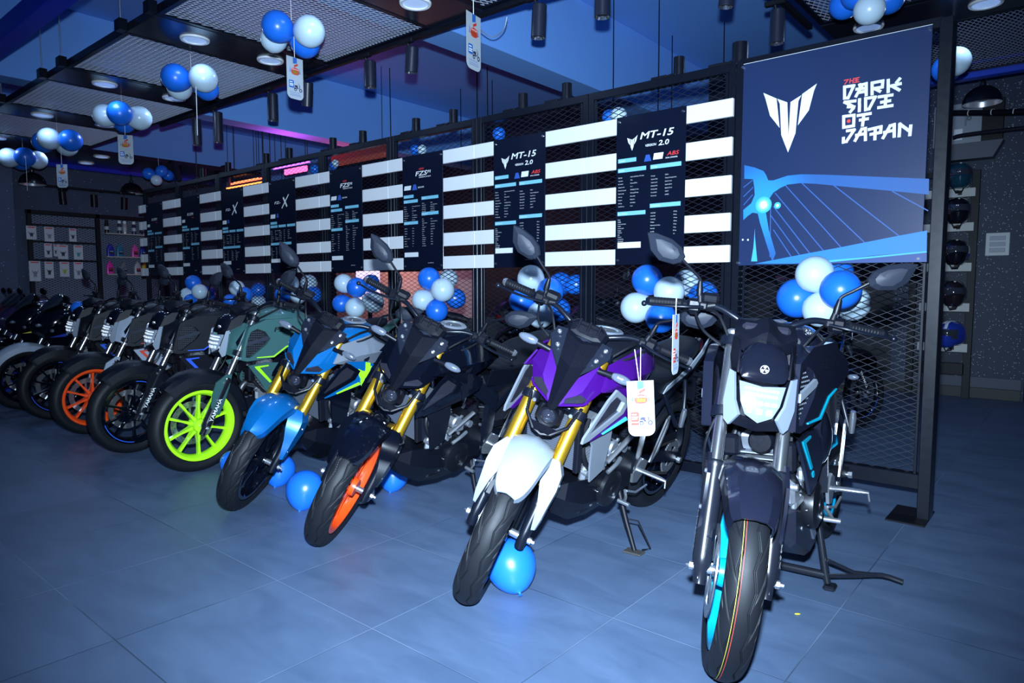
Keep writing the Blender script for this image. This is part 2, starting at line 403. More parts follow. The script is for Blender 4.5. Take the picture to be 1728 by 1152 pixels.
struct('trim_9', G().box((-3.0, YB - .006, .165), (5.1, .012, .11), b=.002), mat('grey_skirting', (.035, .05, .085), .5), 'grey tiled strip above the dark strip that stands in for floor')
struct('dark_band_right', G().box((1.8, YB + .19, .055), (4.4, .016, .11), b=.002), MATS['dark_floor_band'])  # same stand-in for the dark floor band, along the right wall

# expanded metal, clipped to a rectangle: crossing strands (u,v lengths), diamond du x dv
def strands(o, u, v, U, V, du, dv, w=.003, t=.002):
    g = G(); o = Vector(o); u = Vector(u); v = Vector(v); n = u.cross(v)
    sl = dv / du
    for sg in (1, -1):
        # lines: y = sg*sl*x + c
        c = -sl * U if sg > 0 else 0
        c = math.ceil(c / dv) * dv
        end = V if sg > 0 else V + sl * U
        while c < end:
            x0, x1 = 0.0, U
            for lim in (0, V):
                xc = (lim - c) / (sg * sl)
                if (lim == 0) == (sg > 0): x0 = max(x0, xc)
                else: x1 = min(x1, xc)
            if x1 - x0 > .004:
                p0 = o + u * x0 + v * (sg * sl * x0 + c); p1 = o + u * x1 + v * (sg * sl * x1 + c)
                g.bar(p0 + n * (sg * t * .5), p1 + n * (sg * t * .5), w, t, up=n)
            c += dv
    return g

# ------------------------------------------------------------------ the display partition (runs along X at Y = 3.88)
YP = 3.88
PX = [-1.58 - k * 1.0 for k in range(8)]     # right edge of each mesh bay; bay k spans PX[k]-1 .. PX[k]
root = thing('mesh_partition', 'long black metal partition with expanded mesh bays behind the motorcycle row', 'partition', (-5.0, YP, 0))
def off(g): return g.xf(Matrix.Translation((5.0, -YP, 0)))
for k, xr in enumerate(PX):
    xl = xr - 1.0
    g = G()
    for x in (xl + .022, xr - .022): g.box((x, YP, 1.215), (.04, .05, 2.40), b=.003)
    g.box(((xl + xr) / 2, YP, 2.39), (.92, .05, .05), b=.003); g.box(((xl + xr) / 2, YP, .045), (.92, .05, .06), b=.003)
    for x in (xl + .056, xr - .056): g.box((x, YP - .012, 1.215), (.016, .012, 2.30), b=.001)
    link('bay_frame', off(g), BLK, root)
    g = strands((xl + .06, YP, .075), (1, 0, 0), (0, 0, 1), .88, 2.29, .080, .034, .0026, .0022)
    link('mesh_sheet', off(g), MESHM, root)
for z0, z1 in ((2.110, 2.211), (1.893, 1.997), (1.680, 1.783), (1.468, 1.571), (1.290, 1.388)):
    for k, xr in enumerate(PX):
        g = G().box((xr - .5, YP - .045, (z0 + z1) / 2), (.997, .022, z1 - z0), b=.002)
        link('white_slat', off(g), WHT, root)
    if True:
        g = G().box((PX[-1] - 1.04, YP - .045, (z0 + z1) / 2), (.07, .022, z1 - z0), b=.002); link('white_slat', off(g), WHT, root)
# the big poster bay on the right
g = G(); g.box((-.562, YP, 1.2), (.055, .12, 2.41), b=.003); g.box((-1.552, YP, 1.2), (.04, .08, 2.42), b=.003)
g.box((-1.07, YP, 2.395), (.98, .06, .05), b=.003); g.box((-1.06, YP, .18), (.95, .06, .075), b=.003)
for x in (-.612, -1.51): g.box((x, YP - .005, .74), (.012, .02, 1.05), b=.001)
link('bay_frame', off(g), BLK, root)
link('mesh_sheet', off(strands((-1.53, YP, .22), (1, 0, 0), (0, 0, 1), .92, 1.05, .080, .034, .0026, .0022)), MESHM, root)
link('base_plate', off(G().box((-.62, 3.85, .004), (.17, .29, .008), b=.001)), BLKM, root)
# cylinder spots on the partition top with their rail
g = G().box((-5.6, YP + .055, 2.425), (8.0, .03, .02)); link('lamp_rail', off(g), BLKM, root)
CYX = [-1.6, -1.98, -2.82, -3.21, -3.92, -4.36, -5.07, -5.52, -6.26, -6.7, -7.5, -8.1]
for i, x in enumerate(CYX):
    t = thing('wall_spotlight', 'small black cylinder spotlight clipped on the partition top rail', 'spotlight', (x, 3.95, 2.44), group='cylinder spotlights along the partition top')
    r = .034 if i else .045
    link('lamp_body', G().lathe([(0, -.02), (r, -.02), (r, .105), (r * .86, .105), (r * .8, .09), (0, .09)], n=20), BLK, t)
    g = G().tube([(0, 0, 0), (-.05, 0, .01), (-.09, 0, .0)], .009, smooth=3); g.box((-.13, 0, 0), (.11, .035, .03), b=.004); link('lamp_bracket', g, BLKM, t)

# ------------------------------------------------------------------ writing helper in a poster plane (faces -Y)
def TX(g, s, x, z, size, shear=0, align='L', width=None, y=0.0, res=2, wx=1.0): put_text(g, s, (x, y, z), (1, 0, 0), (0, 0, 1), size, 0, shear, align, width, res, wx)
def flat(g, poly, y, t=.0006): g.plate(poly, (0, y, 0), (1, 0, 0), (0, 0, 1), t)
_sk = [0]
def stroke(g, pts, w, y):
    for a, b in zip(pts, pts[1:]):
        _sk[0] = (_sk[0] + 1) % 9; y = y - .00012 * (_sk[0] - 4) - .0001
        a = Vector((a[0], 0, a[1])); b = Vector((b[0], 0, b[1])); d = (b - a).normalized() * (w * .42)
        y0 = y
        g.bar(a - d + Vector((0, y, 0)), b + d + Vector((0, y, 0)), w, .0008, up=(0, 1, 0))
def print_mat(n, c): return mat('print_' + n, c, .45)
BOARD = mat('spec_board_black', (.004, .007, .020), .22)
PW = print_mat('white', (.80, .84, .86)); PC = print_mat('cyan', (.20, .55, .72)); PR = print_mat('red', (.75, .05, .05)); PB = print_mat('blue', (.03, .10, .45)); PG = print_mat('grey', (.45, .50, .55))
MTLOGO = [[(-1, .66), (-.49, .45), (-.35, -.6), (-.73, -.15), (-.9, .45)], [(-.44, .43), (-.05, .3), (-.01, -.9), (.05, .3), (.44, .5), (.35, .3), (.25, -.85), (.0, -1.5), (-.28, -.9), (-.35, .27)], [(.49, .5), (1, .88), (.9, .62), (.72, -.05), (.36, -.55)]]
def logo_mt(g, x, z, s, y=0):
    for p in MTLOGO: flat(g, [(x + a * s, z + b * s) for a, b in p], y)
L1 = ['Engine type', 'Displacement', 'Bore & stroke', 'Compression ratio', 'Maximum horse power', 'Maximum torque', 'Starter type', 'Fuel system', 'Clutch type', 'Transmission type']
L2 = ['Liquid-cooled, 4-stroke, SOHC, 4-valve', '155 cc', '58.0 mm x 58.7 mm', '11.6 : 1', '13.5 kW @ 10000 r/min', '14.1 Nm @ 7500 r/min', 'Electric starter', 'Fuel injection', 'Assist & slipper', '6-speed']
L3 = ['Frame type', 'Suspension (front)', 'Suspension (rear)', 'Brake type (front)', 'Brake type (rear)', 'Tyre size (front)', 'Tyre size (rear)']
L4 = ['Deltabox', 'Telescopic fork (upside down)', 'Linked monocross', 'Single disc 282 mm', 'Single disc 220 mm', '100/80-17', '140/70R17']
L5 = ['Battery', 'Headlight', 'Traction control system', 'Tail light', 'Side stand cut-off', 'Fuel gauge', 'Tachometer', 'Clock', 'Trip meter', 'Low fuel warning', 'Shift timing light', 'Gear position', 'VVA indicator', 'Instrument panel']
L6 = ['Overall length', 'Overall width', 'Overall height', 'Wheelbase', 'Minimum ground clearance', 'Kerb weight', 'Seat height', 'Fuel tank capacity']
L7 = ['2015 mm', '800 mm', '1070 mm', '1325 mm', '170 mm', '141 kg', '810 mm', '10 L']
def spec_board(kind, W=.475, Hh=.925):
    """returns list of (part name, G, material); origin bottom-left corner front"""
    parts = []
    w, r, bl, hb = G(), G(), G(), []
    if kind == 'MT':
        logo_mt(w, .115, Hh - .16, .038); TX(w, 'MT-15', .165, Hh - .155, .058, .3, width=.225); TX(w, 'VERSION', .205, Hh - .205, .02, .2, width=.075); TX(w, '2.0', .295, Hh - .208, .043, .2, width=.07)
        TX(r, 'ABS', .355, Hh - .275, .032, .3, width=.075); TX(w, 'DUAL CHANNEL', .345, Hh - .292, .011, .2, width=.08)
        flat(w, [(.262, Hh - .29), (.325, Hh - .29), (.332, Hh - .252), (.268, Hh - .252)], 0); flat(bl, [(.20, Hh - .295), (.25, Hh - .295), (.238, Hh - .255), (.212, Hh - .255)], 0)
        bars = [(.015, .64, .13), (.015, .58, .2), (.245, .58, .205), (.015, .31, .2), (.245, .345, .205)]
        cols = [(L1, .018, .565, .0200), (L2, .105, .565, .0200), (L3, .25, .555, .0200), (L4, .345, .555, .0200), (L5, .018, .295, .0135), (L6, .25, .33, .0190), (L7, .405, .33, .0190)]
        heads = ['VARIANT', 'ENGINE', 'CHASSIS', 'ELECTRICALS', 'DIMENSIONS']
    elif kind == 'FZS':
        TX(r, 'NEW', .20, Hh - .125, .022, .3, width=.06); TX(w, 'FZS', .155, Hh - .17, .05, .3, width=.14); TX(w, 'FI', .30, Hh - .158, .03, .3, width=.035); TX(w, 'VERSION 3.0 DLX', .20, Hh - .188, .014, .3, width=.14)
        flat(w, [(.02, Hh - .275), (.10, Hh - .275), (.108, Hh - .24), (.028, Hh - .24)], 0); flat(bl, [(.12, Hh - .28), (.18, Hh - .28), (.165, Hh - .235), (.135, Hh - .235)], 0); TX(w, 'BLUE CORE', .19, Hh - .268, .016, 0, width=.07)
        bars = [(.015, .585, .12), (.015, .545, .17), (.23, .56, .195), (.015, .37, .17), (.23, .435, .195)]
        cols = [(L1[:8], .018, .53, .0180), (L2[:8], .115, .53, .0180), (L3, .235, .545, .0160), (L4, .335, .545, .0160), (L6, .018, .355, .0205), (L7, .115, .355, .0205), (L5, .235, .42, .0165), (L4 + L7[:4], .335, .42, .0200)]
        heads = ['COLOURS', 'ENGINE', 'CHASSIS', 'DIMENSIONS', 'ELECTRICALS']
    elif kind == 'FZX':
        TX(w, 'FZ-', .10, Hh - .235, .035, .35, width=.11); stroke(w, [(.24, Hh - .28), (.36, Hh - .16)], .012, 0); stroke(w, [(.27, Hh - .185), (.325, Hh - .265)], .02, 0)
        flat(w, [(.025, Hh - .375), (.11, Hh - .375), (.115, Hh - .335), (.03, Hh - .335)], 0); flat(bl, [(.135, Hh - .37), (.175, Hh - .37), (.165, Hh - .33), (.145, Hh - .33)], 0)
        bars = [(.02, .49, .12), (.02, .455, .13), (.17, .455, .13), (.325, .455, .14), (.02, .28, .37)]
        cols = [(L1[:8], .022, .44, .018), (L2[:6], .10, .44, .018), (L3[:6], .175, .44, .018), (L7, .26, .44, .018), (L6[:5], .33, .44, .02), (L5[:9], .022, .265, .0165), (L7, .11, .265, .0165), (L3, .20, .265, .0165), (L4, .29, .265, .0165)]
        heads = ['COLOURS', 'ENGINE', 'CHASSIS', 'BODY', 'FEATURES']
    else:
        TX(w, 'R15M', .16, Hh - .225, .045, .3, width=.15); TX(r, 'V4', .27, Hh - .26, .022, .3, width=.05)
        flat(w, [(.025, Hh - .30), (.10, Hh - .30), (.105, Hh - .265), (.03, Hh - .265)], 0)
        bars = [(.02, .56, .13), (.02, .525, .18), (.24, .525, .2), (.02, .31, .18), (.24, .35, .2)]
        cols = [(L1, .022, .51, .0185), (L2[:9], .105, .51, .0185), (L3, .245, .51, .0185), (L4, .335, .51, .0185), (L5[:9], .022, .29, .0165), (L6, .245, .335, .019), (L7, .395, .335, .019)]
        heads = ['COLOURS', 'ENGINE', 'CHASSIS', 'ELECTRICALS', 'DIMENSIONS']
    for (x, z, bw), hd in zip(bars, heads):
        c = G(); flat(c, [(x, z), (x + bw, z), (x + bw, z + .025), (x, z + .025)], 0); hb.append(('heading_bar', c, PC)); TX(w, hd, x + .006, z + .006, .014, 0, y=-.001, res=1, wx=.8)
    for lines, x, z, dz in cols:
        for i, s in enumerate(lines): TX(w, s, x, z - (i + 1) * dz, .0098, 0, res=1, wx=.62)
    flat(w, [(.018, .105), (.185, .105), (.185, .142), (.018, .142)], 0)
    TX(w, 'Scan for E-Brochure', .30, .05, .010, 0, res=1, wx=.8)
    return hb + [('red_lettering', r, PR), ('round_badge', bl, PB), ('printed_lettering', w, PW)]
_bm = {}
boards = [('MT', -2.335, 2.216, 'nearest the big poster'), ('MT', -3.378, 2.225, 'second from the big poster'), ('FZS', -4.385, 2.225, 'third from the big poster, lettered FZS'), ('FZS', -5.398, 2.205, 'fourth from the big poster, lettered FZS'), ('FZX', -6.441, 2.215, 'nearer of the two lettered FZ-X'), ('FZX', -7.43, 2.215, 'farther of the two lettered FZ-X'), ('R15', -8.413, 2.205, 'nearer of the two lettered R15M'), ('R15', -9.40, 2.19, 'farthest left board lettered R15M')]
for kind, x, zt, lb in boards:
    Hh = zt - 1.29; Wd = .475
    t = thing('specification_board', 'black motorcycle specification board hung on white slats, ' + lb, 'sign', (x, YP - .062, 1.288), group='specification boards on the white slats')
    link('board_panel', G().box((Wd / 2, 0, .4625), (Wd, .006, .925), b=.001), BOARD, t)
    for bx in (.02, Wd - .02):
        for bz in (.03, .895): link('standoff_bolt', G().lathe([(0, -.012), (.007, -.012), (.008, -.004), (.008, 0)], (bx, 0, bz), (0, 1, 0), 10), CHR, t)
    if kind not in _bm: _bm[kind] = [(n, link(n, q.xf(Matrix.Translation((0, -.0045, 0))), m, None, smooth=False)) for n, q, m in spec_board(kind) if q.f]; first = True
    else: first = False
    for n, o in _bm[kind]:
        c = o if first else o.copy()
        if not first: COL.objects.link(c)
        c.parent = t

# the big poster
pr = thing('brand_poster', 'large navy poster with white winged logo, THE DARK SIDE OF JAPAN lettering and blue bridge', 'poster', (0, 0, 0))
NAVY = mat('poster_navy', (.012, .027, .088), .34)
link('poster_panel', G().box((-1.085, 3.850, 1.828), (.925, .014, 1.118), b=.001), NAVY, pr)
link('poster_trim', G().box((-1.085, 3.8425, 2.3875), (.925, .002, .002)).box((-1.547, 3.8425, 1.83), (.003, .002, 1.118)), PW, pr)
YF = 3.8422
g = G()
for p in LOGO: flat(g, p, YF)
link('winged_logo', g, PW, pr)
g = G()
for q in ST_WHITE: stroke(g, q, .0145, YF)
link('white_lettering', g, PW, pr)
g = G()
for q in ST_RED: stroke(g, q, .0048, YF)
link('red_lettering', g, mat('poster_red', (.85, .06, .06), .5), pr)
link('red_dot', G().lathe([(0, -.0006), (.009, -.0006), (.009, 0)], (DOT[0][0], YF, DOT[0][1]), (0, 1, 0), 14), mat('poster_red', (.85, .06, .06), .5), pr)
def glow_mat(name, c0, c1, centre, rad, base=None):
    m = bpy.data.materials.new(name); nt, b = nodes_of(m); N = nt.nodes; L = nt.links
    tc = N.new('ShaderNodeTexCoord'); mp = N.new('ShaderNodeVectorMath'); mp.operation = 'DISTANCE'; L.new(tc.outputs['Object'], mp.inputs[0]); mp.inputs[1].default_value = centre
    cr = N.new('ShaderNodeMapRange'); cr.inputs['From Max'].default_value = rad; cr.interpolation_type = 'SMOOTHERSTEP'; L.new(mp.outputs['Value'], cr.inputs['Value'])
    mx = N.new('ShaderNodeMix'); mx.data_type = 'RGBA'; mx.inputs['A'].default_value = (*c0, 1); mx.inputs['B'].default_value = (*c1, 1); L.new(cr.outputs['Result'], mx.inputs['Factor'])
    L.new(mx.outputs['Result'], b.inputs['Base Color']); b.inputs['Roughness'].default_value = .5; return m
lc = (LIGHTS[0][0], YF, LIGHTS[0][1])
ARCM = glow_mat('poster_arch_blue', (.015, .28, .70), (.010, .095, .33), lc, .35)
g = G(); flat(g, ARCH, YF + .0002); link('bridge_arch', g, ARCM, pr)
g = G()
for q in CABLES:
    g = G(); stroke(g, q, .005, YF + .0004); link('bridge_cable', g, mat('poster_cable_blue', (.022, .10, .36), .5), pr)
g = G(); flat(g, RAIL, YF + .0003); link('bridge_rail', g, mat('poster_rail_blue', (.022, .06, .22), .5), pr)
g = G(); flat(g, DECK, YF); link('bridge_deck', g, mat('poster_deck_blue', (.015, .19, .60), .5), pr)
g = G(); flat(g, DECKLINE, YF - .0003); flat(g, TOWER, YF); link('bridge_edge_and_tower', g, mat('poster_bright_cyan', (.05, .42, .80), .5), pr)
g = G()
def disc(g, x, z, r, y): g.lathe([(0, 0), (r, 0)], (x, y, z), (0, -1, 0), 28)
disc(g, lc[0], lc[2], .045, YF - .0010); disc(g, LIGHTS[1][0], LIGHTS[1][1], .018, YF - .0010)
link('printed_halo', g, glow_mat('poster_halo', (.55, .95, 1), (.04, .45, .9), (lc[0], YF - .001, lc[2]), .045), pr)
g = G(); disc(g, lc[0], lc[2], .020, YF - .0014); disc(g, LIGHTS[1][0], LIGHTS[1][1], .008, YF - .0014)
for q in LIGHTS[2:]: disc(g, q[0], q[1], .005, YF - .0014)
link('printed_lamp', g, mat('poster_lamp_white', (.85, 1, 1), .5), pr)
for x in (-1.535, -.635):
    for z in (1.285, 2.37): link('standoff_bolt', G().lathe([(0, -.012), (.007, -.012), (.009, 0)], (x, YF, z), (0, 1, 0), 12), CHR, pr)

# ------------------------------------------------------------------ suspended ceiling grid
ZG = 3.0
GLOSS = mat('black_gloss_panel', (.010, .012, .022), .22)
RODM = mat('threaded_rod_zinc', (.55, .65, .75), .35, .8)
def grid_panel(x0, x1, y0, y1, label, fine=True):
    t = thing('ceiling_mesh_panel', label, 'ceiling panel', (x0, y0, ZG), group='mesh panels of the suspended ceiling')
    W, D = x1 - x0, y1 - y0; g = G()
    for y in (.02, D - .02): g.box((W / 2, y, .03), (W, .04, .06), b=.003)
    for x in (.02, W - .02): g.box((x, D / 2, .03), (.04, D - .08, .06), b=.003)
    link('panel_frame', g, BLK, t)
    link('mesh_sheet', strands((.03, .03, .012), (0, 1, 0), (1, 0, 0), D - .06, W - .06, .085, .036, .0055, .003), MESHC, t)
    return t
LMAT = mat('lit_diffuser', (.55, .62, .72), .5, emis=(.30, .50, 1), es=.42)
RIMM = mat('white_lamp_rim', (.85, .9, .95), .4)
def downlight(x, y, z, label, r=.105, tilt=(0, 0, 0)):
    t = thing('downlight', label, 'ceiling light', (x, y, z), tilt, group='round downlights in the ceiling grid')
    link('lamp_rim', G().lathe([(r * .78, -.004), (r * .8, -.012), (r * .95, -.014), (r, -.006), (r, 0)], n=36), RIMM, t)
    link('diffuser', G().lathe([(0, -.003), (r * .8, -.003)], n=36), LMAT, t)
    return t
YG0, YG1 = 2.13, 3.52
def trough(x0, x1, y0, y1, label):
    g = G().box(((x0 + x1) / 2, (y0 + y1) / 2, ZG + .03), (x1 - x0, y1 - y0, .06), b=.004)
    return tag(link('ceiling_trough', g, GLOSS), label, 'ceiling panel', 'black solid strips of the suspended ceiling')
names = ['nearest', 'second', 'third', 'fourth', 'fifth']
for k in range(5):
    a, b = -3.70 - 1.76 * k, -3.22 - 1.76 * k
    trough(a, b, YG0, YG1, 'black glossy strip with downlights in the left ceiling grid, %s from the camera' % names[k])
    downlight((a + b) / 2, 2.52, ZG, 'round downlight at the outer end of the %s black strip, left ceiling grid' % names[k])
    downlight((a + b) / 2, 3.14, ZG, 'round downlight at the partition end of the %s black strip, left ceiling grid' % names[k])
    if k < 4: grid_panel(a - 1.27, a - .01, YG0, YG1, 'black framed expanded mesh panel just beyond the %s black strip' % names[k])
grid_panel(-3.21, -1.95, YG0, YG1, 'black framed expanded mesh panel nearest the camera, left ceiling grid')
trough(-1.94, -1.46, YG0, YG1, 'black strip overhead at the near end of the left ceiling grid')
tag(link('solid_ceiling_panel', G().box((-11.5, 4.2, ZG + .04), (1.45, 4.1, .06), b=.004), GLOSS), 'wide black solid ceiling panel at the far left end', 'ceiling panel')
downlight(-10.93, 3.86, ZG + .01, 'round downlight in the far black ceiling panel, nearer the partition'); downlight(-11.66, 3.9, ZG + .01, 'round downlight in the far black ceiling panel, nearer the end wall')
# hangers
def rod(x, y, z0, z1, label, m, r=.005): return tag(link('hanger_rod', G().cyl((x, y, z0), (x, y, z1), r, n=8), m), label, 'rod', 'hanger rods of the ceiling grid')
k = 0
for x in (-3.2, -3.72, -4.97, -5.47, -6.73, -7.23, -8.49, -8.99, -10.25, -10.74):
    rod(x, YG0 - .03, ZG + .02, ZS, 'thin zinc hanger rod holding the outer edge of the left ceiling grid', RODM)
    tag(link('hanger_bracket', G().box((x, YG0 - .03, ZG + .04), (.09, .06, .08), b=.004), BLK), 'small black corner bracket on the outer edge of the left ceiling grid', 'bracket', 'brackets of the ceiling grid')
# blue trim beams
BLUEP = mat('deep_blue_gloss', (.008, .03, .55), .3)
struct('trim_6', G().box((-6.0, 1.63, ZG + .05), (8, .13, .14), b=.004), BLUEP, 'deep blue ceiling channel')
struct('trim_7', G().box((-12.05, 4.9, ZG - .0), (.1, 4.6, .1), b=.004), BLUEP, 'deep blue ceiling channel')
struct('trim_8', G().box((.6, 7.3, ZG + .03), (4.4, .10, .14), b=.004), mat('bright_blue_gloss', (.01, .06, .62), .35), 'deep blue ceiling channel')
# right hand grid
grid_panel(-1.55, -.2, 4.0, 5.26, 'black framed expanded mesh panel above the big poster, right ceiling grid')
tag(link('ceiling_trough', G().box((.35, 5.52, ZG + .03), (3.8, .48, .06), b=.004), GLOSS), 'long black strip with two downlights above and behind the big poster', 'ceiling panel', 'black solid strips of the suspended ceiling')
downlight(-1.29, 5.5, ZG, 'round downlight just above the top edge of the big poster', .1); downlight(-.60, 5.54, ZG, 'round downlight at the top right, beyond the poster', .1)
grid_panel(-1.55, 1.0, 5.78, 7.22, 'wide dark mesh panel at the top right beyond the poster')

# track and spot lamps under the ceiling grid
def track(x0, y0, x1, y1, z, label):
    g = G().bar((x0, y0, z), (x1, y1, z), .035, .03); return tag(link('lamp_track', g, BLKM), label, 'track')
track(-8.2, 3.53, -2.0, 3.53, 2.982, 'black lamp track along the partition edge of the left ceiling grid')
track(-1.6, 3.6, -1.6, 5.2, 2.982, 'black lamp track along the left edge of the right ceiling grid')
def spot(x, y, z, L, tilt, label, r=.047, down=.06):
    t = thing('track_spotlight', label, 'spotlight', (x, y, z), group='cylinder spotlights on the ceiling tracks')
    g = G().box((0, 0, -.012), (.13, .036, .03), b=.004); g.tube([(0, 0, -.02), (.0, .02, -.05), (0, .045, -.05 - down * .3)], .009, smooth=3); link('lamp_adapter', g, BLKM, t)
    M = Matrix.Translation((0, .05, -.04)) @ Euler(tilt).to_matrix().to_4x4()
    g = G().lathe([(0, 0), (r * .9, 0), (r, -.006), (r, -L), (r * .93, -L), (r * .85, -L + .02), (0, -L + .035)], n=24).xf(M); link('lamp_body', g, mat('satin_black_lamp', (.010, .014, .030), .38, noise=.08, nscale=200), t)
    link('lamp_ring', G().lathe([(r * .70, -L + .012), (r * .86, -L + .004), (r * .92, -L - .002), (r * .70, -L + .010)], n=24).xf(M), CHR, t)
    return t
for x, L, ti, lb in ((-2.28, .19, (0, 0, 0), 'black cylinder spotlight cut off by the picture top, above the nearest board'), (-2.75, .2, (0, .05, 0), 'black cylinder spotlight above the boards, near the hanging tag at the top'), (-3.95, .18, (0, .1, 0), 'black cylinder spotlight first on the left grid edge, right of the big white balloon'), (-4.45, .2, (0, 0, 0), 'black cylinder spotlight second on the left grid edge'), (-5.31, .2, (.1, .25, 0), 'black tilted cylinder spotlight third on the left grid edge, behind a hanging tag'), (-5.88, .24, (0, 0, 0), 'black cylinder spotlight fourth on the left grid edge'), (-6.92, .30, (0, 0, 0), 'black cylinder spotlight fifth on the left grid edge, above the red lit beam'), (-7.38, .27, (0, 0, 0), 'black cylinder spotlight sixth and farthest on the left grid edge')):
    spot(x, 3.5, 2.97, L, ti, lb)
spot(-1.62, 4.55, 2.97, .21, (0, 0, 0), 'large black cylinder spotlight just above the big poster left corner', .045)
spot(-1.62, 3.78, 2.97, .21, (0, .1, 0), 'black cylinder spotlight at the picture top, left of the big poster', .042)
spot(-10.4, 4.6, 2.99, .30, (0, -.45, 0), 'black tilted spotlight in front of the far mesh ceiling panel, left one'); spot(-10.2, 5.3, 2.99, .27, (0, 0, 0), 'black upright spotlight in front of the far mesh ceiling panel, right one')
# wires from slab down to the partition lamps
for x, y, zb in ((-3.58, 5.77, 2.2), (-3.25, 6.05, 2.2), (-3.58, 6.97, 2.3), (-3.0, 6.98, 2.3), (-5.83, 6.47, 2.4), (-6.14, 6.91, 2.4), (-6.74, 6.93, 2.4), (-6.79, 5.72, 2.2), (-9.56, 4.57, 2.5), (-8.9, 5.2, 2.4), (-9.6, 5.6, 2.4), (-10.4, 6.2, 2.4), (-11.2, 6.9, 2.4), (-5.2, 5.6, 2.2)):
    tag(link('hanging_wire', G().tube([(x, y, ZS), (x + .006, y, (ZS + zb) / 2), (x, y, zb)], .006, n=6, smooth=3), BLKM), 'thin black wire hanging from the blue ceiling behind the partition', 'wire', 'thin black wires under the blue ceiling')
tag(link('coiled_wire', G().tube([(-3.35, 3.54, 2.975), (-3.30, 3.7, 2.90), (-3.2, 3.72, 2.93), (-3.15, 3.7, 3.0)], .004, n=6, smooth=5), RODM), 'short loose pale wire curling beside the first left track spotlight', 'wire')
# ------------------------------------------------------------------ motorcycles (local frame: X forward, Y left, Z up)
RAKE = R(26); AXIS = Vector((-math.sin(RAKE), 0, math.cos(RAKE))); A0 = Vector((.755, 0, 0))
FA = Vector((.667, 0, .296)); RA = Vector((-.667, 0, .306))
def forkx(z): return .667 - (z - .296) * .4877
CLEAR = mat('clear_lens', (.16, .19, .25), .10, .35, spec=.9, coat=1.0, bump=.9, nscale=90)
DLENS = mat('dark_lens', (.02, .02, .03), .1, coat=1)
GOLD = mat('gold_anodised', (.80, .46, .035), .33, .85)
DISC = mat('brake_disc_steel', (.45, .47, .5), .3, .95)
SEATM = mat('seat_vinyl', (.0035, .0045, .009), .52, spec=.35, bump=.3, nscale=420)
ENG = mat('engine_black_paint', (.0055, .0065, .010), .36, .2, noise=.1)
REDL = mat('tail_light_red', (.10, .003, .006), .15, coat=1)
AMB = mat('amber_reflector', (.9, .30, .02), .3)
STRIPE_B = mat('rim_tape_blue', (.03, .12, .75), .4)
YELL = mat('yellow_line', (.6, .5, .05), .6); REDT = mat('red_line', (.7, .06, .03), .6)
GLASS = mat('mirror_glass', (.7, .75, .8), .03, 1.0)

def side(g, poly, y0, ax=0.0, az=0.0, t=.004, holes=(), bulge=0.0):
    q = G().plate(poly, (0, 0, 0), (1, 0, 0), (0, 0, 1), t, holes)
    q.v = [(x, y + y0 + ax * x + az * z, z) for x, y, z in q.v]
    # plate normal is -Y: flip to keep outward for left side
    return g.join(q)
def off_poly(poly, d):
    """inset polygon by d (assumes roughly convex, CCW or CW)"""
    n = len(poly); ar = sum(poly[i][0] * poly[(i + 1) % n][1] - poly[(i + 1) % n][0] * poly[i][1] for i in range(n)); s_ = 1 if ar > 0 else -1
    out = []
    for i in range(n):
        p0, p1, p2 = Vector(poly[i - 1]), Vector(poly[i]), Vector(poly[(i + 1) % n])
        a = (p1 - p0).normalized(); b = (p2 - p1).normalized()
        n1 = Vector((-a.y, a.x)) * s_; n2 = Vector((-b.y, b.x)) * s_
        m = (n1 + n2); m = m / max(m.length_squared / 2, .35)
        out.append(tuple(p1 + m * d))
    return out

